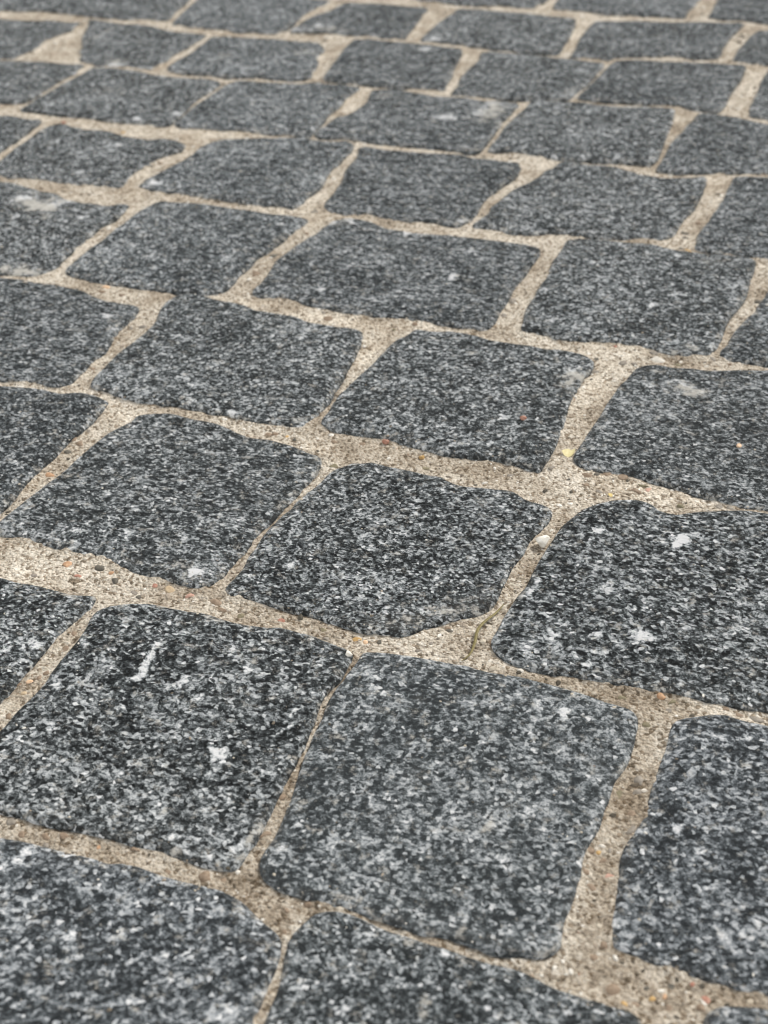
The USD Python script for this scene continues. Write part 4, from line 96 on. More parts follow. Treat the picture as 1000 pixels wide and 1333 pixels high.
    'Z5': [(-66.8,700.1),(-66.9,695.8),(-67.0,691.3),(-67.1,686.8),(-67.1,682.2),(-67.2,677.7),(-67.2,673.2),(-67.2,668.7),(-67.1,664.2),(-66.9,659.7),(-66.7,655.2),(-66.5,650.7),(-66.3,646.4),(-65.5,642.1),(-64.7,637.4),(-64.5,632.6),(-64.4,628.0),(-64.3,623.5),(-64.2,619.0),(-64.2,614.6),(-63.8,611.0),(-59.5,612.4),(-55.1,613.8),(-50.8,615.1),(-46.5,616.5),(-42.5,615.1),(-38.5,613.1),(-34.7,612.1),(-32.8,616.2),(-30.8,620.3),(-27.3,622.5),(-23.0,623.9),(-18.6,625.3),(-14.3,626.6),(-10.0,628.0),(-5.6,629.4),(-1.3,630.7),(3.0,632.0),(7.5,632.6),(12.1,632.7),(16.6,632.7),(21.2,632.6),(25.7,632.8),(30.2,633.2),(34.7,633.7),(39.1,634.6),(42.7,636.4),(42.8,641.0),(42.9,645.5),(42.9,650.1),(42.6,654.6),(42.3,659.1),(42.0,663.6),(42.0,668.2),(42.3,672.7),(42.6,677.2),(42.9,681.8),(43.2,686.3),(43.6,690.8),(43.9,695.4),(44.3,699.9),(45.2,704.3),(46.0,708.8),(46.9,713.3),(47.8,717.7),(48.4,722.2),(49.0,726.7),(49.6,731.1),(48.1,733.4),(45.3,734.0),(41.2,732.2),(37.0,730.3),(32.6,729.5),(28.1,729.2),(23.6,728.9),(19.2,727.8),(14.8,726.7),(10.4,725.6),(6.0,724.5),(1.6,723.4),(-2.8,722.3),(-7.2,721.4),(-11.7,720.9),(-16.2,720.5),(-20.7,720.0),(-25.2,719.5),(-29.7,719.1),(-34.2,718.6),(-38.6,717.5),(-42.8,715.8),(-47.0,714.1),(-51.4,713.2),(-55.9,712.5),(-60.3,711.7),(-64.8,710.9),(-66.1,708.9),(-66.0,704.4)],
    'Z6': [(61.6,708.0),(60.8,703.8),(60.0,699.5),(59.4,695.1),(58.8,690.7),(58.3,686.2),(57.8,681.7),(57.3,677.3),(56.8,672.8),(56.3,668.3),(55.8,663.9),(55.3,659.5),(55.1,655.2),(55.0,650.7),(54.9,646.1),(54.8,641.5),(54.3,636.9),(53.7,633.1),(57.1,632.1),(61.6,631.7),(65.9,630.3),(70.3,630.1),(74.8,630.0),(79.4,629.9),(83.9,629.8),(88.4,629.7),(92.9,629.6),(97.4,629.5),(101.9,629.4),(106.4,629.3),(110.9,629.2),(115.4,628.9),(119.8,628.5),(124.3,628.1),(128.8,627.7),(133.3,627.3),(137.8,626.9),(142.3,626.5),(146.0,627.6),(148.5,631.4),(151.0,635.1),(151.8,639.5),(152.6,644.0),(153.4,648.4),(154.2,652.8),(155.0,657.3),(155.8,661.7),(156.7,666.1),(157.5,670.5),(158.3,675.0),(159.1,679.4),(159.9,683.8),(160.7,688.3),(161.5,692.7),(162.3,697.1),(163.2,701.5),(163.2,704.9),(161.0,708.5),(160.1,712.0),(156.9,713.0),(152.4,713.4),(147.9,713.7),(143.5,714.0),(139.0,714.3),(134.5,714.6),(130.0,715.0),(125.5,715.3),(121.1,715.6),(116.6,715.9),(112.1,716.2),(107.6,716.6),(103.1,716.7),(98.6,716.6),(94.1,716.6),(89.7,716.5),(85.2,716.5),(80.7,716.5),(76.2,716.4),(71.7,716.4),(67.5,715.6),(63.6,715.2),(63.0,712.2)],
    'A1': [(-232.3,784.5),(-232.0,779.9),(-231.8,775.4),(-231.6,770.9),(-231.4,766.4),(-231.1,761.9),(-230.9,757.4),(-230.7,752.9),(-230.4,748.4),(-230.2,743.8),(-230.3,740.3),(-227.8,738.1),(-223.3,738.2),(-218.8,738.2),(-214.2,738.2),(-209.7,738.2),(-205.3,737.4),(-200.9,736.4),(-196.4,735.5),(-192.0,734.6),(-187.6,733.7),(-183.1,734.1),(-178.6,734.5),(-174.1,734.9),(-169.6,735.4),(-165.1,735.8),(-160.6,736.3),(-156.1,736.7),(-151.7,737.4),(-147.1,737.3),(-142.6,737.2),(-138.1,737.2),(-133.6,737.1),(-129.1,737.0),(-124.8,737.2),(-124.4,741.7),(-123.9,746.2),(-123.1,750.6),(-121.4,754.6),(-121.0,759.1),(-120.6,763.6),(-120.2,768.1),(-119.8,772.6),(-119.3,777.1),(-118.9,781.6),(-118.5,786.1),(-118.0,790.6),(-117.6,795.1),(-117.1,799.5),(-116.7,804.0),(-116.3,808.5),(-115.8,813.0),(-115.5,817.6),(-115.2,822.1),(-114.9,826.6),(-114.6,831.1),(-114.3,835.6),(-114.0,840.1),(-114.2,843.7),(-116.3,844.7),(-119.1,847.9),(-122.3,849.5),(-126.8,849.6),(-131.3,849.6),(-135.8,849.6),(-140.3,849.7),(-144.9,849.7),(-149.4,849.8),(-153.9,849.8),(-158.4,849.8),(-162.9,849.9),(-167.4,849.9),(-171.9,849.9),(-176.4,850.0),(-180.9,850.0),(-185.4,849.9),(-189.9,849.9),(-194.5,849.8),(-199.0,849.8),(-203.5,849.7),(-208.0,849.7),(-212.5,849.6),(-217.0,849.6),(-221.5,849.5),(-226.0,849.5),(-230.3,849.2),(-231.4,845.9),(-233.0,841.4),(-234.8,837.9),(-234.8,834.1),(-234.6,829.6),(-234.4,825.1),(-234.1,820.6),(-233.9,816.1),(-233.7,811.5),(-233.4,807.0),(-233.2,802.5),(-233.0,798.0),(-232.7,793.5),(-232.5,789.0)],
    'A2': [(-109.4,801.1),(-109.5,796.6),(-109.5,792.1),(-109.6,787.5),(-109.7,783.0),(-109.7,778.5),(-109.8,774.0),(-109.9,769.5),(-109.9,765.0),(-110.0,760.6),(-110.0,756.3),(-109.5,752.1),(-108.9,747.5),(-108.5,743.4),(-107.6,740.1),(-103.1,740.2),(-98.6,740.2),(-94.3,739.5),(-89.8,739.9),(-85.3,740.3),(-80.8,740.3),(-76.4,740.1),(-72.0,738.9),(-67.7,737.7),(-63.2,737.2),(-58.7,737.2),(-54.2,737.4),(-49.7,737.9),(-45.3,738.3),(-40.8,738.7),(-36.3,739.2),(-31.8,739.6),(-27.3,740.1),(-22.8,740.5),(-18.4,740.7),(-13.8,740.8),(-9.3,740.8),(-4.8,740.8),(-0.3,740.8),(0.7,744.4),(0.8,748.9),(1.0,753.4),(1.1,757.9),(1.6,762.3),(2.6,766.7),(2.9,771.2),(3.2,775.7),(3.5,780.2),(3.8,784.7),(3.9,789.2),(3.9,793.7),(4.0,798.2),(4.0,802.7),(4.0,807.2),(4.1,811.7),(4.1,816.2),(4.1,820.8),(4.2,825.3),(4.5,829.8),(4.8,834.2),(5.2,838.7),(5.5,843.2),(5.9,847.7),(6.2,852.2),(6.6,856.7),(5.5,859.7),(3.2,863.0),(1.0,866.1),(-2.4,867.3),(-6.9,867.3),(-11.4,867.3),(-15.9,867.2),(-20.4,867.2),(-24.8,867.2),(-29.3,867.1),(-33.8,867.1),(-38.3,867.1),(-42.8,867.0),(-47.3,867.0),(-51.8,866.6),(-56.3,866.3),(-60.8,865.9),(-65.2,865.5),(-69.7,865.1),(-74.2,864.7),(-78.7,864.4),(-83.2,864.0),(-87.6,863.6),(-92.1,863.2),(-96.6,862.8),(-101.1,862.9),(-103.8,861.1),(-105.6,857.6),(-107.7,854.2),(-108.1,850.5),(-108.3,846.1),(-108.4,841.5),(-108.5,837.0),(-108.6,832.5),(-108.7,828.0),(-108.9,823.5),(-109.0,819.0),(-109.1,814.5),(-109.2,810.0),(-109.3,805.5)],
    'A3': [(22.3,825.5),(21.9,821.0),(21.5,816.5),(21.1,812.0),(20.7,807.6),(20.4,803.2),(20.4,798.8),(20.3,794.3),(20.3,789.8),(20.3,785.3),(20.2,780.8),(20.2,776.4),(20.4,772.1),(20.7,767.6),(20.9,762.9),(20.7,758.2),(20.6,753.7),(20.4,749.2),(20.1,745.3),(24.1,744.6),(27.7,742.3),(32.0,742.2),(36.5,742.5),(41.0,742.8),(45.5,743.1),(50.0,743.3),(54.4,742.6),(58.5,740.7),(62.8,739.6),(67.2,738.6),(71.7,738.5),(76.2,738.6),(80.7,738.7),(85.2,738.7),(89.7,738.8),(94.2,738.9),(98.7,739.0),(103.2,739.1),(107.7,739.2),(112.2,739.2),(116.7,739.3),(121.2,739.3),(125.7,739.3),(130.2,739.4),(133.5,740.7),(134.6,745.1),(135.6,749.5),(136.6,753.9),(137.6,758.3),(138.7,762.6),(139.4,767.1),(140.2,771.5),(140.9,776.0),(141.6,780.4),(142.3,784.8),(143.1,789.3),(143.8,793.7),(144.5,798.2),(145.3,802.6),(146.0,807.1),(146.7,811.5),(147.2,816.0),(147.6,820.5),(148.1,824.9),(148.5,829.4),(148.9,833.9),(149.5,838.4),(150.2,842.8),(151.0,847.2),(151.7,851.7),(152.4,856.1),(153.2,858.8),(149.7,858.5),(145.5,859.3),(141.5,860.3),(137.1,860.5),(132.6,860.7),(128.1,861.0),(123.6,861.2),(119.1,861.5),(114.6,861.7),(110.2,862.0),(105.7,862.2),(101.2,862.5),(96.7,862.7),(92.2,862.9),(87.7,863.1),(83.2,863.2),(78.7,863.3),(74.3,863.5),(69.8,863.6),(65.3,863.7),(60.8,863.8),(56.3,864.0),(51.8,864.1),(47.3,864.2),(42.8,864.4),(38.3,864.5),(33.9,864.6),(30.1,863.4),(25.6,863.5),(25.2,861.5),(25.0,857.0),(24.8,852.5),(24.6,848.0),(24.4,843.4),(24.0,838.7),(23.3,834.1),(22.7,829.8)],
}
RESIDUE = [(-306.6, 243.7, 10.4, 6.81, 1), (-317.9, 243.0, 6.64, 5.31, 0.7), (-301.3, 252.7, 6.66, 4.56, 0.6), (-265.5, 154.8, 14.5, 3.42, 0.8), (-84.3, 472.0, 4.72, 16.8, 0.75), (-92.7, 473.0, 6.32, 11.8, 0.6), (49.0, 130.1, 4.65, 4.58, 1), (46.7, 119.7, 3.54, 3.96, 0.7), (104.8, 131.3, 4.87, 3.34, 1), (97.2, 134.9, 5.61, 4.49, 0.45), (-45.7, 39.0, 3.37, 3.23, 0.5), (96.4, 173.5, 3.3, 3.52, 0.7), (-38.3, -181.6, 1.7, 1.55, 0.8), (26.9, -211.8, 1.09, 1.4, 0.7), (18.4, -118.9, 1.29, 3.73, 0.7), (10.5, -101.2, 1.07, 2.57, 0.5), (93.1, 272.3, 8.17, 5.88, 0.35), (-262.8, 570.4, 8.42, 7.7, 0.5), (-398.6, 510.9, 7.25, 6.77, 0.8), (-445.0, 577.2, 2.57, 22.6, 0.5), (-408.5, 492.5, 4.79, 5.75, 0.6), (-323.0, 544.6, 6.03, 7.72, 0.4), (-259.3, 292.7, 3.87, 4.65, 0.5), (-52.4, 290.9, 3.99, 4.26, 0.6), (-64.4, -62.0, 6.55, 3.33, 0.35), (-170.0, 485.7, 6.57, 7.01, 0.45), (-82.9, 402.2, 9.91, 4.76, 0.4), (-267.9, 633.4, 16.4, 7.05, 0.6), (-45.4, 524.2, 5.39, 13.8, 0.4), (-200.5, 628.5, 6.13, 11.8, 0.5), (25.1, 154.7, 5.96, 3.57, 0.4), (48.6, -103.3, 1.3, 1.66, 0.5), (153.7, -55.5, 1.83, 2.51, 0.35), (137.9, 24.4, 2.68, 2.86, 0.35), (86.8, -148.7, 3.28, 4.5, 0.35), (37.3, -211.2, 4.33, 4.16, 0.35), (59.0, -139.1, 3.89, 5.45, 0.25), (89.2, -139.6, 2.85, 3.8, 0.3), (-193.8, 139.8, 4.07, 3.91, 0.4), (-160.5, 412.0, 11.3, 4.12, 0.4), (-367.4, 447.2, 11.4, 11, 0.2), (2.9, 619.3, 22.7, 9.1, 0.15), (111.7, -115.1, 2.44, 4.68, 0.3), (20.8, -68.0, 4.48, 4.03, 0.4), (27.1, -67.4, 4.46, 4.91, 0.5), (33.6, -62.1, 5.04, 4.93, 0.55), (41.6, -55.0, 5.07, 5.41, 0.5), (48.9, -49.8, 4.52, 5.42, 0.5), (54.0, -44.0, 3.41, 5.45, 0.45), (55.6, -37.2, 1.72, 3.67, 0.5), (-58.6, 54.7, 3.46, 2.21, 0.6), (-66.6, 54.3, 4.16, 1.67, 0.5), (-58.5, -64.1, 4.73, 2.37, 0.55), (-80.8, -62.4, 4.21, 2.4, 0.4), (-267.6, 162.4, 6.03, 3.44, 0.7), (-274.8, 158.2, 6.02, 3.44, 0.8), (-258.3, 163.0, 4.29, 3.43, 0.5), (-291.6, 227.4, 4.63, 4.44, 0.6), (-281.2, 254.6, 6.61, 3.02, 0.6), (-232.2, 397.0, 15.7, 3.35, 0.4), (-287.3, 284.8, 7.78, 3.11, 0.35), (-58.1, 287.0, 4.43, 2.83, 0.6), (-55.5, 293.5, 3.56, 3.56, 0.5), (19.4, 162.1, 6.02, 2.41, 0.3), (-70.9, 166.8, 7.9, 2.53, 0.35), (66.7, 306.9, 2.57, 5.47, 0.5), (-75.6, 450.6, 2.57, 8.23, 0.6), (51.7, 154.5, 3.67, 2.35, 0.5), (107.5, 172.8, 2.19, 2.33, 0.6), (82.9, 145.7, 5.01, 2.29, 0.4), (-118.4, 270.9, 5.37, 4.3, 0.5), (34.6, -143.5, 0.737, 7.86, 0.3), (18.8, -177.2, 1.17, 3, 0.8), (19.0, -169.0, 0.95, 3.8, 0.7), (18.5, -185.2, 1.38, 2.22, 0.6), (24.9, -176.8, 1.4, 3.73, 0.5), (24.7, -167.2, 1.19, 3.8, 0.5), (130.0, -158.0, 0.891, 3.56, 0.3), (131.2, -134.3, 1.86, 2.98, 0.5), (44.0, -204.8, 1.74, 2.09, 0.5), (28.3, -204.3, 1.77, 2.83, 0.4), (-95.4, -87.2, 3.51, 1.87, 0.4), (11.0, -81.5, 2.21, 1.32, 0.4), (83.5, -77.9, 5.29, 1.27, 0.25), (-38.9, -88.3, 2.82, 1.35, 0.3), (-41.1, 27.5, 1.99, 4.24, 0.6), (-42.4, 17.6, 1.96, 4.19, 0.5), (-187.1, 139.9, 2.03, 2.6, 0.6), (-185.0, 115.2, 2.37, 5.05, 0.6), (-162.2, 49.1, 2.9, 3.48, 0.6), (-89.1, -92.4, 1.73, 2.78, 0.4), (64.2, 17.9, 2.46, 2.96, 0.4), (-304.1, 239.5, 5.64, 6.77, 1.6), (-298.0, 240.0, 4.69, 6.01, 1.6), (-312.4, 244.5, 5.69, 6.07, 1.2), (105.0, 129.9, 4.17, 2.78, 1.5), (98.6, 133.1, 5.6, 4.48, 0.9), (-88.9, 478.9, 3.17, 13.5, 1.2), (-88.7, 462.8, 3.13, 11.7, 0.9), (50.3, 130.6, 3.58, 3.43, 1.5), (46.9, 123.5, 3.55, 4.55, 0.9), (-265.0, 158.0, 12.8, 2.74, 1.1)]
CRYSTALS = [(-48.5, -112.3, 1.91, 5.69, 1), (-49.1, -105.1, 1.38, 3.54, 0.8), (-31.8, -118.8, 1.61, 2.57, 0.9), (-47.1, -123.7, 2.42, 2.58, 0.6), (-72.6, -134.7, 2.41, 3, 0.8), (-63.4, -152.9, 2.33, 2.49, 0.7), (-5.3, -147.4, 3.26, 3.61, 0.9), (-4.1, -156.0, 2.22, 3.56, 0.6), (-13.0, -108.6, 2.15, 3.87, 0.8), (-60.4, -95.1, 1.7, 1.81, 0.8), (-78.8, -96.3, 1.43, 2.29, 0.7), (-71.1, -118.6, 1.37, 2.64, 0.5), (-47.3, -140.0, 2.62, 4.18, 0.35), (118.4, 15.6, 2.97, 4.28, 1), (113.8, -47.6, 2.45, 3.48, 1), (99.3, -51.3, 2.18, 2.62, 0.7), (69.8, -35.1, 1.99, 2.73, 0.9), (70.9, -27.5, 1.44, 2.3, 0.6), (83.7, -56.3, 2.19, 1.75, 0.7), (119.9, -51.4, 2.15, 2.58, 0.5), (86.1, 10.9, 2.11, 2.41, 0.6), (140.4, -15.3, 2.52, 3.59, 0.5), (78.5, -68.9, 1.61, 1.72, 0.8), (98.6, -66.8, 2.66, 1.71, 0.6), (-55.1, -61.0, 2.67, 2.84, 1), (-71.5, -40.9, 2.15, 4.43, 0.4), (-112.5, -48.2, 2.81, 4, 0.45), (-131.5, 16.1, 2.4, 3.84, 0.5), (12.5, 1.9, 2.17, 2.98, 0.6), (26.8, 84.8, 3.08, 3.84, 0.6), (24.5, 73.8, 2.37, 2.71, 0.5), (-9.1, 6.7, 2.85, 4.05, 0.3), (-36.1, 214.8, 2.86, 4.58, 0.9), (-78.9, 265.2, 2.19, 4.2, 0.9), (-35.9, 250.4, 2.54, 3.39, 0.7), (-22.4, 233.7, 2.07, 3.31, 0.6), (-98.1, 182.1, 2.44, 3.25, 0.4), (-306.9, 346.3, 2.58, 4.13, 0.9), (-252.3, 294.6, 4.35, 4.64, 0.6), (-35.4, 330.3, 4.11, 5.11, 0.4), (37.5, 481.3, 6.06, 5.66, 0.4), (-115.0, 455.6, 8.39, 6.71, 0.8), (-24.4, 444.7, 3.51, 7.23, 0.5), (-75.1, 458.5, 3.11, 4.14, 0.4), (-175.5, 630.6, 7.31, 7.79, 0.6), (-176.2, 603.0, 4.18, 7.65, 0.7), (-98.2, -70.5, 1.8, 1.44, 0.3), (112.3, -47.2, 1.63, 2.61, 0.5), (94.8, -160.3, 2.73, 3.65, 0.4), (96.8, -140.5, 2.12, 3.4, 0.5), (103.5, -166.6, 2.01, 2.86, 0.35), (140.3, -132.9, 2.08, 3.33, 0.8), (130.7, -137.7, 2.08, 2.59, 0.9), (150.5, -139.1, 2.04, 2.91, 0.5), (168.6, -159.8, 1.94, 2.76, 0.6), (159.1, -168.5, 1.71, 2.39, 0.5), (96.7, -93.8, 2.04, 2.45, 0.6), (87.3, -92.9, 2.06, 3.3, 0.4), (90.6, -116.5, 2.47, 3.56, 0.4), (57.3, -117.9, 2.02, 2.83, 0.4), (100.0, -113.4, 1.97, 3.16, 0.4), (34.4, -113.8, 2.32, 2.48, 0.5), (43.9, -147.5, 2.42, 3.1, 0.4), (-3.5, -184.5, 1.88, 2.63, 0.5), (17.3, -182.5, 1.39, 2.97, 0.7), (-43.2, -205.3, 2.1, 2.61, 0.7), (-14.3, -223.9, 1.98, 2.46, 0.6), (-14.7, -209.7, 1.36, 2.17, 0.5), (-26.8, -236.3, 1.3, 2.08, 0.5), (23.4, -231.7, 1.89, 2.35, 0.4), (67.7, -224.7, 2.05, 1.97, 0.7), (87.6, -198.7, 1.7, 2.04, 0.7), (48.2, -203.5, 1.31, 2.44, 0.6), (38.4, -234.4, 2.06, 2.64, 0.5), (132.9, 62.5, 3.14, 3.02, 0.3), (70.7, 213.1, 3.49, 3.73, 0.3), (26.6, 214.0, 2.38, 3.81, 0.4), (49.7, 249.7, 3.66, 3.91, 0.5), (81.5, 230.1, 3.54, 3.77, 0.4), (21.8, -62.2, 2.26, 2.26, 0.5), (83.8, -179.0, 1.78, 2.84, 0.3), (-86.2, -142.4, 1.6, 2.57, 0.4), (-99.6, -123.3, 2.5, 3.11, 0.5), (-91.4, -118.5, 2.23, 3.12, 0.5), (-193.0, 121.7, 2.39, 2.55, 0.9), (-183.8, 112.9, 2.36, 3.15, 0.8), (-92.1, 52.2, 3.16, 2.25, 0.8), (-74.0, 54.2, 2.79, 2.23, 0.6), (-49.2, -103.8, 1.11, 2.22, 1), (-49.1, -108.1, 1.38, 2.64, 1), (-48.2, -113.9, 1.36, 3.05, 1), (-46.9, -119.4, 1.35, 2.59, 0.9), (-45.5, -106.1, 1.1, 1.76, 0.7), (-37.6, -87.9, 1.69, 1.35, 0.5), (-32.5, -123.2, 1.6, 2.13, 0.6), (122.3, 19.5, 2.09, 2.86, 0.9), (116.2, 11.2, 2.07, 2.37, 0.9), (116.7, -48.5, 1.63, 2.17, 1), (110.2, -46.1, 1.37, 1.75, 0.9), (99.8, -60.0, 2.15, 1.72, 0.8), (81.0, -33.1, 1.7, 1.82, 0.8), (62.3, -17.6, 1.76, 2.35, 0.3), (86.8, -91.1, 1.55, 2.07, 0.3), (31.6, 25.2, 1.9, 2.03, 0.4), (54.8, -12.2, 2.38, 2.85, 0.4), (10.8, 7.1, 2.5, 3.01, 0.5), (27.6, -10.0, 2.42, 3.39, 0.3), (-21.3, -46.4, 2.37, 2.85, 0.3), (43.3, -36.1, 1.73, 2.31, 0.4), (-319.6, 247.5, 5.72, 6.1, 0.8), (-295.2, 246.9, 4.72, 6.04, 0.8), (-292.1, 255.2, 3.8, 4.56, 0.7), (-309.4, 222.3, 4.64, 4.46, 0.6), (-269.4, 233.7, 3.69, 4.43, 0.5), (-95.3, 472.3, 4.22, 10.1, 0.8), (-91.9, 489.7, 5.34, 5.12, 0.7), (-255.6, 293.7, 2.9, 4.64, 1), (83.8, 130.9, 5.62, 3.37, 0.5), (95.0, 138.0, 4.93, 2.82, 0.6), (-188.1, 412.2, 10.4, 3.33, 0.5), (9.7, 415.0, 4.83, 3.09, 0.7), (-8.9, 409.9, 4.85, 3.1, 0.6), (-298.2, 414.2, 3.26, 3.48, 0.6), (-319.2, 397.1, 3.24, 3.46, 0.7), (-395.8, 505.7, 5.41, 4.81, 0.8), (-292.4, 627.2, 10.1, 6.06, 0.5), (-278.5, 639.7, 8.87, 6.09, 0.6), (-116.3, 271.5, 3.58, 4.3, 0.7), (-123.7, 267.1, 2.68, 3.58, 0.7), (32.4, 511.6, 6.22, 4.15, 0.5), (46.8, 134.9, 3.6, 2.88, 0.5), (105.2, 176.1, 2.2, 2.93, 0.7), (-54.2, 289.3, 2.22, 2.84, 0.8), (-27.6, 404.7, 2.92, 2.33, 0.5)]
TONE_SPOTS = [(66.3, -21.4, 4.08, 10.2, 0.9), (66.0, -48.2, 3.36, 8.96, 0.8), (65.3, -66.6, 3.81, 6.98, 0.7), (54.2, -72.3, 10.9, 5.22, 0.45), (84.0, -79.8, 15.8, 4.22, 0.7), (107.7, -78.4, 10.4, 4.99, 0.6), (124.2, -96.4, 4.99, 16, 0.7), (124.7, -124.8, 5.7, 19, 0.9), (123.5, -154.1, 4.96, 18, 0.8), (123.0, -177.5, 4.32, 13.8, 0.6), (-41.3, -195.2, 14.2, 6.07, 0.9), (-17.4, -195.3, 14, 5.96, 0.9), (5.7, -195.5, 11.4, 5.85, 0.8), (22.7, -194.5, 6.78, 7.23, 0.7), (37.2, -200.0, 6.64, 7.08, 0.7), (44.6, -194.7, 6.67, 4.27, 0.8), (63.8, -195.5, 10.9, 3.5, 0.85), (84.3, -195.2, 10.8, 3.44, 0.8), (102.1, -195.3, 8.48, 4.07, 0.5), (165.8, -187.3, 10.2, 3.92, 0.6), (22.5, -171.2, 3.3, 15.1, 0.8), (20.7, -151.5, 2.45, 11.7, 0.8), (17.1, -119.3, 2.07, 12.4, 0.9), (18.9, -98.5, 2.67, 8.55, 0.9), (42.4, -217.6, 2.55, 10.2, 0.7), (-29.6, -78.4, 11.4, 4.55, 0.4), (6.2, 42.0, 19.7, 5.26, 0.6), (26.7, 42.0, 16.2, 5.2, 0.65), (40.7, 40.1, 12.9, 5.14, 0.5), (116.7, 45.7, 6.2, 4.96, -0.6), (97.3, 48.5, 15.7, 6.04, -0.8), (76.8, 54.3, 9.63, 4.11, -0.5), (57.7, 126.7, 8.51, 22.7, -0.8), (49.5, 147.4, 10.9, 5.83, -0.7), (-79.2, 155.4, 23.5, 6.27, -0.7), (-120.0, 161.5, 20.1, 5.15, -0.5), (-51.7, 125.2, 3.74, 12, -0.9), (-111.2, -77.1, 18, 7.67, -0.5), (-139.3, 37.9, 10.6, 5.66, -0.6), (-143.4, -22.8, 9.86, 10.5, -0.5), (-48.9, 38.0, 10.1, 5.39, -0.6), (-79.3, -146.2, 5.29, 12.7, -0.3), (-1.6, 196.4, 6.31, 25.2, 0.25), (3.4, 241.2, 6.6, 26.4, 0.3), (-43.3, 315.9, 6.33, 14.5, 0.8), (-52.3, 282.9, 8.8, 2.82, 0.3), (74.4, 326.0, 8.68, 13.9, 0.5), (110.3, 233.9, 7.79, 18.7, 0.4), (113.4, 182.7, 5.88, 11.8, 0.4), (98.2, 162.0, 21.7, 3.47, 0.4), (-141.9, 571.9, 6.93, 18.5, 0.6), (38.7, 474.0, 6.02, 24.1, 0.5), (-144.8, 198.1, 5.91, 10.8, 0.3), (37.6, 422.8, 3.85, 7.69, 0.5)]  # mortar patches: darker and browner where positive, paler where negative
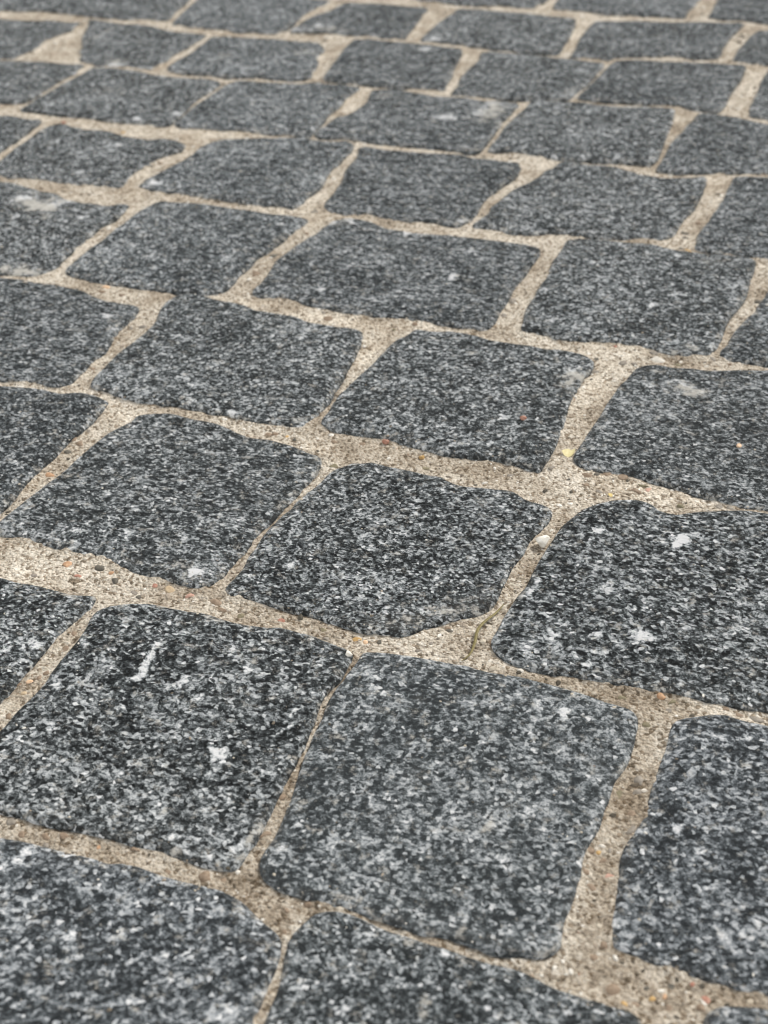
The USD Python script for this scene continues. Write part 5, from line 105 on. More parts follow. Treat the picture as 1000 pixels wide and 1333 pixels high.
PEBBLES = [(-106.5, -69.5, 2.42, 2.45, 'orange'), (-99.1, -74.8, 2.09, 1.61, 'red'), (-93.2, -67.4, 2.70, 2.43, 'dark'), (-87.4, -68.7, 1.49, 1.61, 'orange'), (-83.7, -73.1, 2.37, 2.40, 'dark'), (-115.0, -79.3, 2.69, 1.62, 'grey'), (-51.9, -73.0, 1.74, 2.35, 'pink'), (-67.7, -71.0, 1.47, 1.59, 'red'), (-73.5, -76.8, 2.05, 1.58, 'grey'), (-70.5, -78.8, 1.46, 1.57, 'dark'), (-61.2, -71.0, 2.93, 2.38, 'tan'), (-13.5, -75.7, 1.98, 1.91, 'red'), (16.7, -77.1, 2.49, 1.87, 'ochre'), (19.8, -77.4, 1.66, 1.49, 'peach'), (-37.0, -76.5, 2.58, 1.55, 'brown'), (-41.4, -73.1, 3.75, 2.25, 'brown'), (-28.9, -77.7, 1.99, 2.31, 'olive'), (3.2, -75.9, 1.68, 1.89, 'olive'), (25.0, -75.8, 1.38, 1.49, 'dark'), (5.7, -80.1, 1.66, 1.50, 'grey'), (125.5, -73.9, 2.07, 2.10, 'orange'), (129.4, -75.5, 2.06, 2.09, 'olive'), (129.2, -80.3, 1.28, 1.92, 'grey'), (124.0, -89.7, 2.78, 2.04, 'olive'), (157.5, -76.3, 3.53, 2.12, 'grey'), (151.7, -76.2, 2.03, 1.71, 'brown'), (147.1, -74.2, 2.29, 1.38, 'brown'), (113.4, -79.0, 1.81, 1.40, 'olive'), (-146.8, -14.5, 2.99, 2.25, 'orange'), (-148.6, 3.5, 2.39, 2.30, 'dark'), (-146.6, 11.5, 2.41, 2.32, 'brown'), (-150.9, 13.5, 2.76, 2.33, 'brown'), (-148.2, 21.9, 1.74, 1.88, 'grey'), (-85.4, 156.2, 2.75, 3.19, 'brown'), (-141.8, 218.7, 3.01, 3.49, 'dark'), (-142.4, 194.7, 6.30, 3.78, 'brown'), (-90.2, 162.0, 1.98, 2.14, 'grey'), (-0.5, 201.3, 3.17, 3.21, 'grey'), (-0.9, 184.8, 3.12, 2.63, 'grey'), (-135.9, 252.2, 3.10, 1.86, 'brown'), (-142.0, 281.9, 2.74, 3.08, 'grey'), (-153.9, 313.2, 1.89, 2.55, 'brown'), (82.8, 160.6, 5.10, 3.93, 'pale'), (54.6, 153.0, 1.83, 2.47, 'dark'), (67.6, 152.9, 2.55, 2.45, 'grey'), (56.5, 140.9, 2.89, 2.43, 'grey'), (72.8, 152.8, 2.18, 1.96, 'grey'), (80.3, 166.3, 3.67, 2.48, 'grey'), (92.0, 157.8, 2.89, 1.95, 'olive'), (121.4, 235.3, 3.49, 2.62, 'dark'), (107.5, 168.0, 3.63, 2.18, 'grey'), (115.7, 165.7, 1.80, 1.46, 'brown'), (60.6, 167.7, 1.48, 1.50, 'red'), (79.9, 55.2, 2.25, 2.60, 'brown'), (75.9, 54.0, 1.93, 1.73, 'dark'), (72.1, 51.6, 2.89, 2.60, 'brown'), (86.7, 55.5, 2.56, 3.02, 'brown'), (95.8, 51.6, 2.85, 2.14, 'olive'), (98.7, 49.5, 1.89, 2.13, 'pink'), (107.7, 52.3, 2.52, 1.70, 'dark'), (113.1, 41.1, 2.47, 2.08, 'olive'), (123.0, 51.1, 1.87, 1.68, 'orange'), (133.1, 45.0, 2.76, 2.49, 'grey'), (128.5, 44.7, 2.46, 2.08, 'grey'), (84.6, 40.4, 1.88, 1.27, 'yellow'), (94.2, 46.3, 2.83, 1.70, 'brown'), (73.4, 44.7, 1.59, 1.71, 'brown'), (79.6, 41.2, 1.89, 1.28, 'grey'), (-26.7, 46.8, 2.69, 2.27, 'brown'), (-60.4, 43.9, 1.71, 1.84, 'ochre'), (-67.3, 44.5, 2.40, 1.85, 'brown'), (-69.7, 43.1, 2.06, 1.85, 'brown'), (-56.2, 41.8, 1.36, 1.38, 'dark'), (-32.4, 26.9, 2.63, 2.22, 'olive'), (-39.2, 45.6, 2.03, 1.83, 'brown'), (5.6, 37.4, 2.61, 2.21, 'olive'), (41.7, 42.3, 1.93, 1.74, 'grey'), (65.8, 46.6, 1.60, 1.73, 'dark'), (56.8, 52.5, 1.62, 2.43, 'grey'), (76.4, 289.2, 3.77, 2.26, 'ochre'), (72.4, 290.2, 2.52, 1.70, 'dark'), (76.3, 327.7, 2.61, 2.93, 'brown'), (71.1, 311.5, 3.43, 2.06, 'dark'), (72.5, 305.3, 2.13, 1.28, 'dark'), (1.1, 278.2, 3.42, 2.05, 'brown'), (2.1, 290.6, 1.73, 2.60, 'dark'), (-212.7, 156.3, 3.34, 2.25, 'peach'), (-212.8, 151.4, 3.74, 2.24, 'brown'), (-199.8, 149.4, 2.88, 2.23, 'brown'), (-171.0, 119.3, 2.76, 2.66, 'grey'), (-177.4, 117.4, 2.37, 2.13, 'grey'), (-182.0, 127.7, 2.40, 2.16, 'tan'), (-175.1, 73.7, 1.88, 2.53, 'brown'), (-81.8, -114.1, 2.23, 2.26, 'brown'), (-82.9, -105.5, 2.26, 1.53, 'brown'), (-80.7, -128.1, 1.64, 1.84, 'brown'), (-81.8, -131.0, 1.36, 1.83, 'brown'), (-84.3, -133.9, 1.62, 1.46, 'peach'), (-87.5, -135.8, 1.35, 1.46, 'brown'), (-82.8, -140.0, 1.61, 1.45, 'tan'), (-82.3, -151.2, 2.10, 1.42, 'brown'), (-62.4, -177.6, 1.49, 1.68, 'grey'), (133.7, -194.6, 2.48, 2.79, 'brown'), (148.5, -187.7, 1.45, 1.96, 'dark'), (154.0, -186.1, 1.24, 1.12, 'red'), (158.3, -190.0, 2.04, 1.38, 'red'), (125.1, -156.3, 1.57, 2.12, 'pink'), (120.4, -162.0, 2.23, 1.80, 'brown'), (121.7, -150.7, 1.82, 1.84, 'brown'), (142.2, -191.3, 0.83, 1.12, 'dark'), (140.3, -197.7, 1.84, 1.38, 'brown'), (148.9, -195.4, 1.63, 1.38, 'brown'), (117.2, -148.4, 1.60, 1.55, 'brown'), (120.0, -148.1, 1.14, 1.23, 'ochre'), (123.1, -146.5, 1.14, 1.24, 'grey'), (128.3, -181.0, 1.71, 2.02, 'brown'), (126.5, -185.9, 1.90, 1.43, 'brown'), (126.3, -120.8, 1.67, 2.51, 'grey'), (126.2, -130.0, 1.65, 1.59, 'brown'), (127.7, -136.7, 1.86, 2.79, 'grey'), (121.0, -123.2, 1.67, 2.51, 'olive'), (117.9, -156.8, 1.35, 1.22, 'brown'), (126.2, -115.0, 2.41, 2.61, 'grey'), (147.2, -192.2, 0.82, 1.23, 'orange'), (144.4, -193.9, 1.03, 1.54, 'ochre'), (111.9, -196.9, 1.89, 1.41, 'brown'), (157.5, -192.6, 1.83, 1.92, 'brown'), (137.4, -198.7, 1.23, 1.10, 'ochre'), (-24.5, -192.9, 0.94, 1.27, 'orange'), (-41.8, -194.3, 1.90, 1.60, 'brown'), (-36.8, -192.7, 2.14, 1.60, 'brown'), (-49.7, -195.6, 1.91, 1.93, 'brown'), (-55.6, -192.6, 1.93, 1.95, 'grey'), (-40.0, -197.3, 1.65, 1.27, 'grey'), (-13.0, -190.4, 2.11, 1.58, 'brown'), (0.2, -195.5, 1.38, 1.24, 'brown'), (11.7, -193.3, 2.74, 2.47, 'brown'), (17.0, -192.8, 1.14, 1.54, 'brown'), (44.4, -193.0, 1.34, 1.81, 'brown'), (39.1, -197.1, 1.11, 1.20, 'brown'), (41.6, -204.8, 1.31, 1.47, 'brown'), (22.0, -173.0, 1.65, 2.47, 'brown'), (20.8, -157.4, 1.45, 2.18, 'brown'), (-369.2, 381.9, 2.72, 2.20, 'red'), (-320.0, 376.2, 3.19, 2.15, 'ochre'), (-127.1, 562.3, 3.43, 2.31, 'ochre'), (-267.8, 328.3, 2.50, 2.03, 'brown'), (-271.1, 321.8, 2.00, 2.02, 'dark'), (-136.7, 311.7, 2.34, 3.16, 'ochre'), (-36.5, 150.6, 1.91, 2.06, 'brown'), (-40.0, 162.5, 2.33, 2.09, 'brown'), (-48.6, 153.0, 1.93, 2.08, 'olive'), (32.8, 154.5, 1.48, 1.50, 'ochre'), (50.6, 48.1, 1.29, 1.74, 'grey'), (-4.2, 45.2, 1.99, 1.34, 'brown'), (46.9, -62.5, 1.94, 1.17, 'dark'), (46.0, -61.4, 1.39, 1.50, 'brown'), (42.8, -71.5, 1.37, 1.48, 'grey'), (39.9, -76.8, 1.91, 1.15, 'grey'), (63.4, -64.9, 1.64, 1.11, 'brown'), (63.3, -76.7, 1.07, 1.09, 'dark')]
BLADE = [(61.9,-42.9),(60.5,-49.5),(58.7,-54.2),(57.5,-58.3),(57.1,-62.0),(58.1,-67.5),(58.3,-72.7),(57.5,-76.0),(56.2,-78.1)]
WHITE = (66.6, -2.2)
FLAKE = (61.0, 65.8)
CRUMB_RED = (36.5, 82.9)
CRUMB_ORANGE = (130.0, 87.0)
CRUMB_JOINT = (-17.1, 51.0)
CRUMB_YELLOW = (1.4, 45.0)
CHIP = (17.5, -87.8)
VIEW = [(-654.6,702.1),(78.5,878.5),(183.1,-200.9),(-20.8,-268.5)]

random.seed(7)
rng = np.random.default_rng(7)
MM = 0.001


def fbm2(p, size, octaves=3, seed=0):
    """Fractal noise in [-1, 1] at plan points in millimetres; size = the largest feature."""
    q = np.column_stack([p[:, 0] / size + 13.7 * seed, p[:, 1] / size - 7.1 * seed, np.full(len(p), 3.3 + seed)])
    return 2 * meshkit.fbm(q + 500.0, octaves, seed) - 1


def step(x, lo, hi):
    t = np.clip((x - lo) / (hi - lo), 0, 1)
    return t * t * (3 - 2 * t)


def tag(prim, **keys):
    for k, v in keys.items():
        prim.SetCustomDataByKey(k, v)
    return prim


def primvar(mesh, name, values):
    UsdGeom.PrimvarsAPI(mesh).CreatePrimvar(name, Sdf.ValueTypeNames.FloatArray, 'vertex').Set([float(x) for x in values])


# ---------------------------------------------------------------- materials
def granite(name, turn, tone, contrast=1.0, pale=0.0, tint=(1.0, 1.0, 1.0), flow=0.62, grain=1.0):
    """Speckled dark granite: black mica, grey and white feldspar grains 1 to 2 mm across, drawn out along one direction."""
    c = lambda v: tuple(min(0.72, max(0.008, 0.115 + (v - 0.115) * contrast * 0.97) * tone * 1.12) * (t + (1 - t) * min(1.0, v / 0.6)) for t in tint)
    n = {
        'geo': ('geometry', {}),
        'map': ('mapping', {'mapping_type': 'point', 'rotation': (0.3, 0.2, turn), 'location': (turn * 3.1, turn * 1.7, 0.4), 'scale': (flow * grain, grain, 0.9 * grain)}),
        'warp': ('noise_texture', {'scale': 420.0, 'detail': 2.0}),
        'warp_s': ('vector_math', {'math_type': 'scale', 'scale': 0.0013}),
        'pos': ('vector_math', {'math_type': 'add'}),
        'grains': ('voronoi_texture', {'scale': 950.0, 'feature': 'f1'}),
        'grain_v': ('separate_color', {}),
        'fine': ('noise_texture', {'scale': 820.0, 'detail': 6.0, 'roughness': 0.74, 'distortion': 0.35}),
        'mid': ('noise_texture', {'scale': 235.0, 'detail': 4.0, 'roughness': 0.66, 'distortion': 0.5}),
        'big': ('noise_texture', {'scale': 38.0, 'detail': 2.0}),
        'fine_k': ('math', {'math_type': 'multiply_add', 'value2': 1.45, 'value3': -0.725}),
        'grain_k': ('math', {'math_type': 'multiply_add', 'value2': 0.36, 'value3': -0.18}),
        'mid_k': ('math', {'math_type': 'multiply_add', 'value2': 1.0, 'value3': -0.5}),
        'big_k': ('math', {'math_type': 'multiply_add', 'value2': 0.30, 'value3': 0.35}),
        's1': ('math', {'math_type': 'add'}), 's2': ('math', {'math_type': 'add'}), 's3': ('math', {'math_type': 'add'}),
        'white': ('attribute', {'attribute': 'crystals'}),
        'white_n': ('noise_texture', {'scale': 230.0, 'detail': 5.0, 'roughness': 0.7, 'distortion': 0.6}),
        'white_a': ('math', {'math_type': 'multiply_add', 'value2': 2.9, 'value3': -1.5}),
        'white_b': ('math', {'math_type': 'add'}),
        'white_k': ('map_range', {'range_type': 'smoothstep', 'from_min': 0.08, 'from_max': 0.85, 'to_min': 0.0, 'to_max': 0.56, 'clamp': True}),
        's4': ('math', {'math_type': 'add'}),
        'flash': ('map_range', {'range_type': 'linear', 'from_min': 0.90, 'from_max': 1.0, 'to_min': 0.0, 'to_max': 0.34, 'clamp': True}),
        's5': ('math', {'math_type': 'add'}),
        'ramp': ('rgb_ramp', {'ramp': [(0.0, c(0.012)), (0.31, c(0.018)), (0.43, c(0.042)), (0.53, c(0.080 + pale)), (0.62, c(0.165 + pale)), (0.71, c(0.31 + pale)), (0.82, c(0.45)), (0.92, c(0.50)), (1.0, c(0.68))]}),
        'dust': ('attribute', {'attribute': 'residue'}),
        'dust_n': ('noise_texture', {'scale': 230.0, 'detail': 7.0, 'roughness': 0.76}),
        'dust_a': ('math', {'math_type': 'multiply_add', 'value2': 4.6, 'value3': -2.35}),
        'dust_b': ('math', {'math_type': 'add'}),
        'film': ('math', {'math_type': 'multiply', 'value2': 0.13}),
        'dust_all': ('math', {'math_type': 'maximum'}),
        'dust_m': ('map_range', {'range_type': 'smoothstep', 'from_min': 0.16, 'from_max': 0.95, 'to_min': 0.0, 'to_max': 0.78, 'clamp': True}),
        'mix': ('mix_color', {'b': (0.60, 0.575, 0.52)}),
        'rough_n': ('noise_texture', {'scale': 900.0, 'detail': 3.0, 'roughness': 0.7}),
        'hsum': ('math', {'math_type': 'multiply_add', 'value2': 0.5}),
        'bump': ('bump', {'strength': 0.75, 'distance': 0.0014}),
        'p': ('principled_bsdf', {'roughness': 0.8, 'specular_ior_level': 0.08, 'diffuse_roughness': 1.0}),
    }
    links = [('geo.position', 'map.vector'), ('map.vector', 'warp.vector'), ('warp.color', 'warp_s.vector1'), ('map.vector', 'pos.vector1'), ('warp_s.vector', 'pos.vector2'),
             ('pos.vector', 'grains.vector'), ('grains.color', 'grain_v.color'), ('pos.vector', 'fine.vector'), ('map.vector', 'mid.vector'), ('map.vector', 'big.vector'),
             ('fine.fac', 'fine_k.value1'), ('grain_v.r', 'grain_k.value1'), ('mid.fac', 'mid_k.value1'), ('big.fac', 'big_k.value1'),
             ('fine_k.value', 's1.value1'), ('grain_k.value', 's1.value2'), ('mid_k.value', 's2.value1'), ('big_k.value', 's2.value2'), ('s1.value', 's3.value1'), ('s2.value', 's3.value2'),
             ('pos.vector', 'white_n.vector'), ('white_n.fac', 'white_a.value1'), ('white.fac', 'white_b.value1'), ('white_a.value', 'white_b.value2'), ('white_b.value', 'white_k.value'), ('s3.value', 's4.value1'), ('white_k.result', 's4.value2'), ('grain_v.g', 'flash.value'), ('s4.value', 's5.value1'), ('flash.result', 's5.value2'), ('s5.value', 'ramp.fac'),
             ('geo.position', 'dust_n.vector'), ('dust_n.fac', 'dust_a.value1'), ('dust.fac', 'dust_b.value1'), ('dust_a.value', 'dust_b.value2'), ('dust_b.value', 'dust_m.value'),
             ('dust.fac', 'film.value1'), ('dust_m.result', 'dust_all.value1'), ('film.value', 'dust_all.value2'), ('dust_all.value', 'mix.fac'), ('ramp.color', 'mix.a'), ('mix.result', 'p.base_color'),
             ('geo.position', 'rough_n.vector'), ('rough_n.fac', 'hsum.value1'), ('fine.fac', 'hsum.value3'), ('hsum.value', 'bump.height'), ('bump.normal', 'p.normal')]
    return usdkit.material(stage, '/World/Looks/' + name, n, links, surface='p.BSDF')


GRANITE = [granite('granite_%d' % i, t, tone, k, pale, tint, flow, grain) for i, (t, tone, k, pale, tint, flow, grain) in enumerate([
    (0.35, 0.98, 1.00, 0.00, (0.88, 1.0, 1.04), 0.78, 1.00),
    (1.20, 0.93, 1.00, 0.00, (0.87, 1.0, 1.055), 0.72, 1.05),
    (2.10, 1.03, 1.03, 0.00, (0.88, 1.0, 1.04), 0.80, 0.95),
    (2.90, 0.92, 0.97, 0.00, (0.87, 1.0, 1.055), 0.66, 1.05),
    (0.80, 1.05, 0.96, 0.008, (0.87, 1.0, 1.055), 0.85, 0.95),
    (1.70, 1.00, 1.10, 0.00, (0.88, 1.0, 1.04), 0.76, 1.08)])]
GRANITE_S1 = granite('granite_white_flecked', 0.5, 0.98, 1.08, 0.0, (0.88, 1.0, 1.04), 0.85, 0.86)
GRANITE_S2 = granite('granite_pale', 2.4, 1.06, 0.88, 0.018, (0.87, 1.0, 1.055), 0.85, 0.88)
GRANITE_B = granite('granite_blue_grey', 2.7, 1.05, 0.95, 0.01, (0.87, 1.0, 1.09), 0.85, 0.82)


def mortar_material(name):
    n = {
        'geo': ('geometry', {}),
        'a': ('noise_texture', {'scale': 620.0, 'detail': 6.0, 'roughness': 0.76}),
        'b': ('noise_texture', {'scale': 34.0, 'detail': 5.0, 'roughness': 0.62}),
        'grit': ('voronoi_texture', {'scale': 800.0, 'feature': 'f1'}),
        'grit_v': ('separate_color', {}),
        'base': ('rgb_ramp', {'ramp': [(0.30, (0.10, 0.086, 0.066)), (0.40, (0.29, 0.25, 0.20)), (0.50, (0.535, 0.482, 0.405)), (0.64, (0.74, 0.70, 0.63))]}),
        'wear': ('rgb_ramp', {'ramp': [(0.28, (0.50, 0.46, 0.41)), (0.42, (0.80, 0.76, 0.71)), (0.54, (1.0, 0.99, 0.97)), (0.70, (1.15, 1.15, 1.15))]}),
        'grit_c': ('rgb_ramp', {'ramp': [(0.0, (0.26, 0.23, 0.19)), (0.16, (0.50, 0.44, 0.37)), (0.22, (1.0, 1.0, 1.0)), (1.0, (1.06, 1.05, 1.03))]}),
        'damp': ('attribute', {'attribute': 'joint_tone'}),
        'damp_r': ('rgb_ramp', {'ramp': [(0.0, (1.28, 1.28, 1.28)), (0.5, (1.0, 1.0, 1.0)), (1.0, (0.58, 0.53, 0.47))]}),  # multiplies the mortar colour from paler, through unchanged, to darker brown
        'm3': ('mix_color', {'blend_type': 'multiply', 'fac': 1.0, 'use_clamp': False}),
        'm1': ('mix_color', {'blend_type': 'multiply', 'fac': 1.0, 'use_clamp': False}),
        'm2': ('mix_color', {'blend_type': 'multiply', 'fac': 0.9, 'use_clamp': False}),
        'h': ('math', {'math_type': 'multiply_add', 'value2': -0.8}),
        'bump': ('bump', {'strength': 1.0, 'distance': 0.0013}),
        'p': ('principled_bsdf', {'roughness': 0.9, 'specular_ior_level': 0.2}),
    }
    links = [('geo.position', 'a.vector'), ('geo.position', 'b.vector'), ('geo.position', 'grit.vector'), ('grit.color', 'grit_v.color'), ('a.fac', 'base.fac'), ('b.fac', 'wear.fac'), ('grit_v.g', 'grit_c.fac'),
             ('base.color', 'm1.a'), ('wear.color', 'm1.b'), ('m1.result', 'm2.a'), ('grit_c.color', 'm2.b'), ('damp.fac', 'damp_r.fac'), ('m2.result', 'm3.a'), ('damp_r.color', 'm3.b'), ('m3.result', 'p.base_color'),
             ('grit.distance', 'h.value1'), ('a.fac', 'h.value3'), ('h.value', 'bump.height'), ('bump.normal', 'p.normal')]
    return usdkit.material(stage, '/World/Looks/' + name, n, links, surface='p.BSDF')


MORTAR = mortar_material('mortar')


def plain(name, lo, hi, scale=700.0, rough=0.75, translucent=None):
    n = {'geo': ('geometry', {}), 'n': ('noise_texture', {'scale': scale, 'detail': 4.0, 'roughness': 0.65}),
         'r': ('rgb_ramp', {'ramp': [(0.32, lo), (0.68, hi)]}), 'b': ('bump', {'strength': 0.4, 'distance': 0.0005}), 'p': ('principled_bsdf', {'roughness': rough, 'specular_ior_level': 0.35})}
    links = [('geo.position', 'n.vector'), ('n.fac', 'r.fac'), ('r.color', 'p.base_color'), ('n.fac', 'b.height'), ('b.normal', 'p.normal')]
    return usdkit.material(stage, '/World/Looks/' + name, n, links, surface='p.BSDF')


PEBBLE = {
    'orange': plain('pebble_orange', (0.30, 0.17, 0.09), (0.48, 0.31, 0.19)), 'red': plain('pebble_red', (0.27, 0.12, 0.08), (0.40, 0.23, 0.17)),
    'dark': plain('pebble_dark', (0.055, 0.05, 0.04), (0.13, 0.115, 0.09)), 'brown': plain('pebble_brown', (0.15, 0.105, 0.07), (0.27, 0.205, 0.145)),
    'grey': plain('pebble_grey', (0.15, 0.13, 0.105), (0.27, 0.24, 0.20)), 'olive': plain('pebble_olive', (0.11, 0.095, 0.055), (0.22, 0.19, 0.12)),
    'pink': plain('pebble_pink', (0.34, 0.19, 0.14), (0.48, 0.31, 0.24)), 'tan': plain('pebble_tan', (0.35, 0.26, 0.16), (0.5, 0.4, 0.27)),
    'ochre': plain('pebble_ochre', (0.33, 0.20, 0.07), (0.48, 0.33, 0.15)), 'peach': plain('pebble_peach', (0.5, 0.33, 0.2), (0.66, 0.47, 0.32)),
    'pale': plain('pebble_pale', (0.40, 0.37, 0.32), (0.55, 0.52, 0.46)), 'yellow': plain('pebble_yellow', (0.5, 0.38, 0.13), (0.6, 0.48, 0.2))}
GRIT = usdkit.material(stage, '/World/Looks/grit', {
    'tint': ('attribute', {'attribute': 'tint'}),
    'damp': ('attribute', {'attribute': 'joint_tone'}), 'damp_r': ('rgb_ramp', {'ramp': [(0.0, (1.15, 1.15, 1.15)), (0.5, (1.0, 1.0, 1.0)), (1.0, (0.66, 0.61, 0.55))]}), 'm': ('mix_color', {'blend_type': 'multiply', 'fac': 1.0, 'use_clamp': False}),  # grit follows the same paler and darker patches as the mortar
    'r': ('rgb_ramp', {'interpolate': False, 'ramp': [(0.0, (0.075, 0.066, 0.05)), (0.16, (0.15, 0.127, 0.098)), (0.32, (0.30, 0.255, 0.20)), (0.48, (0.48, 0.43, 0.35)), (0.74, (0.64, 0.61, 0.55)), (0.98, (0.34, 0.21, 0.15)), (0.988, (0.25, 0.23, 0.20))]}),
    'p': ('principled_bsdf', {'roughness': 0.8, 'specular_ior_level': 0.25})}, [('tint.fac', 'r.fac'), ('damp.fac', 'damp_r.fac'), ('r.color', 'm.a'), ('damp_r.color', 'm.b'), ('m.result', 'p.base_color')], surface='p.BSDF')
GROUND = usdkit.material(stage, '/World/Looks/far_paving', {
    'geo': ('geometry', {}),
    'brick': ('brick_texture', {'scale': 1.0, 'brick_width': 0.108, 'row_height': 0.112, 'mortar_size': 0.007, 'mortar_smooth': 0.3, 'color1': (0.09, 0.095, 0.10), 'color2': (0.13, 0.135, 0.14), 'mortar': (0.42, 0.36, 0.28)}),
    'n': ('noise_texture', {'scale': 420.0, 'detail': 3.0}), 'r': ('rgb_ramp', {'ramp': [(0.3, (0.35, 0.35, 0.35)), (0.7, (1.5, 1.5, 1.5))]}),
    'm': ('mix_color', {'blend_type': 'multiply', 'fac': 0.8, 'use_clamp': False}), 'p': ('principled_bsdf', {'roughness': 0.8})},
    [('geo.position', 'brick.vector'), ('geo.position', 'n.vector'), ('n.fac', 'r.fac'), ('brick.color', 'm.a'), ('r.color', 'm.b'), ('m.result', 'p.base_color')], surface='p.BSDF')

# ---------------------------------------------------------------- ground and pavement
v = np.array([[-60, -60, -0.012], [60, -60, -0.012], [60, 60, -0.012], [-60, 60, -0.012]], float)
tag(usdkit.mesh(stage, '/World/ground', (v, np.array([[0, 1, 2, 3]])), GROUND).GetPrim(), kind='structure')
pavement = UsdGeom.Xform.Define(stage, '/World/pavement')
tag(pavement.GetPrim(), kind='structure', label='granite sett pavement of dark grey stones bedded in pale sandy mortar')
count = {}


def numbered(parent, name):
    k = count[parent + name] = count.get(parent + name, -1) + 1
    return '%s/%s' % (parent, name) + ('_%03d' % k if k else '')


def outline(points, rough, seed, spacing):
    """The stone's edge: corners softened, points evenly spaced, then broken up as split granite is."""
    p = np.asarray(points, float)
    q = np.roll(p, -1, 0)
    p = np.stack([0.84 * p + 0.16 * q, 0.16 * p + 0.84 * q], 1).reshape(-1, 2)
    ring = Polygon(p).buffer(0)
    ring = max(getattr(ring, 'geoms', [ring]), key=lambda g: g.area).exterior
    n = max(24, int(ring.length / spacing))
    p = np.array([ring.interpolate(s, normalized=True).coords[0] for s in np.linspace(0, 1, n, endpoint=False)])
    if not shapely.LinearRing(p).is_ccw:
        p = p[::-1]
    t = np.roll(p, -1, 0) - np.roll(p, 1, 0)
    normal = np.stack([t[:, 1], -t[:, 0]], 1) / np.maximum(np.linalg.norm(t, axis=1, keepdims=True), 1e-9)
    chip = np.clip(fbm2(p, 11.0, 3, seed + 8) - 0.22, 0, 0.4) * 4.2 * rough
    return p - normal * chip[:, None] + normal * (rough * (0.8 * fbm2(p, 8.0, 3, seed) + 0.3 * fbm2(p, 2.6, 2, seed + 1)))[:, None]


def blobs(p, spots):
    out = np.zeros(len(p))
    for x, y, rx, ry, k in spots:
        d = ((p[:, 0] - x) / rx) ** 2 + ((p[:, 1] - y) / ry) ** 2
        near = d < 6
        out[near] = np.maximum(out[near], k * np.exp(-d[near] * 0.9))
    return out


def paving_stone(points, h, seed, material, height=0.0, low=False, near=None, grow=0.0):
    edge = outline(points, 0.25 if low else 0.62, seed, 3.0 if low else min(1.5, h))
    poly = Polygon(edge).buffer(0)
    if near is not None:
        poly = poly.buffer(grow, join_style='mitre')
        touching = [q.buffer(1.3) for q in near if q.distance(poly) < 2.5]
        if touching:
            poly = poly.difference(shapely.union_all(touching))
    poly = max(getattr(poly, 'geoms', [poly]), key=lambda g: g.area)
    edge = np.array([poly.exterior.interpolate(s, normalized=True).coords[0] for s in np.linspace(0, 1, len(edge), endpoint=False)])
    if not poly.exterior.is_ccw:
        edge = edge[::-1]
    parts = [edge]
    for k, inset in enumerate((2.0, 5.0) if low else (0.5, 1.2, 2.2, 3.6, 5.2)):
        g = poly.buffer(-inset)
        for piece in getattr(g, 'geoms', [g]):
            if piece.area > 30:
                m = int(piece.exterior.length / (6.0 if low else min(h, 1.0 + 0.25 * k)))
                parts.append(np.array([piece.exterior.interpolate(s, normalized=True).coords[0] for s in (np.arange(m) + 0.5 * (k % 2)) / m]))
    x0, y0, x1, y1 = poly.bounds
    g = np.stack(np.meshgrid(np.arange(x0, x1, h), np.arange(y0, y1, h * 0.87), indexing='ij'), -1)
    g[:, 1::2, 0] += h / 2
    g = g.reshape(-1, 2)
    inner = poly.buffer(-(5.0 if low else 5.2) - h * 0.6)
    g = g[shapely.contains_xy(inner, g[:, 0], g[:, 1])]
    g = g + np.random.default_rng(seed).uniform(-0.22, 0.22, g.shape) * h
    p = np.vstack(parts + [g])
    tri = Delaunay(p).simplices
    c = p[tri].mean(1)
    tri = tri[shapely.contains_xy(poly, c[:, 0], c[:, 1])]
    a, b, d3 = p[tri[:, 0]], p[tri[:, 1]], p[tri[:, 2]]
    cross = (b[:, 0] - a[:, 0]) * (d3[:, 1] - a[:, 1]) - (b[:, 1] - a[:, 1]) * (d3[:, 0] - a[:, 0])
    tri = tri[np.abs(cross) > 1e-4]
    cross = cross[np.abs(cross) > 1e-4]
    tri[cross < 0] = tri[cross < 0][:, [0, 2, 1]]
    d = shapely.distance(poly.exterior, shapely.points(p))
    d[:len(edge)] = 0
    r = 2.5 * (1.0 + 0.55 * fbm2(p, 22.0, 2, seed + 2))
    t = np.clip(d / r, 0, 1)
    local = np.random.default_rng(seed + 50)
    ctr = p.mean(0)
    tilt = local.normal(0, 0.006, 2)
    z = (1.05 + 0.6 * height) * (1 - (1 - t) ** 2.1) ** 0.8 + 0.8 * (1 - np.exp(-d / 22.0))
    z += step(d, 0, 9) * ((p - ctr) @ tilt + 1.2 * fbm2(p, 38.0, 2, seed + 3))
    z += step(d, 0, 2.5) * (0.62 * fbm2(p, 9.0, 3, seed + 4) + 0.22 * fbm2(p, 3.0, 2, seed + 5))
    n = len(p)
    foot = np.column_stack([edge, np.full(len(edge), -9.0)])
    i = np.arange(len(edge))
    j = (i + 1) % len(edge)
    side = np.vstack([np.stack([i, n + i, n + j], 1), np.stack([i, n + j, j], 1)])
    vert = np.vstack([np.column_stack([p, z]), foot]) * MM
    m = usdkit.mesh(stage, numbered('/World/pavement', 'paving_stone'), (vert, np.vstack([tri, side])), material, smooth=True)
    width = 1.0 + 2.6 * np.clip(fbm2(p, 26.0, 2, seed + 6) + 0.35, 0, 1.2)
    dust = 0.33 * np.exp(-(d / width) ** 1.3) * step(d, -0.6, 0.6)
    dust = np.maximum(dust, blobs(p, RESIDUE))
    tops.append(vert[:n] / MM)
    primvar(m, 'residue', np.append(dust, np.zeros(len(foot))))
    primvar(m, 'crystals', np.append(blobs(p, CRYSTALS), np.zeros(len(foot))))
    return m, poly


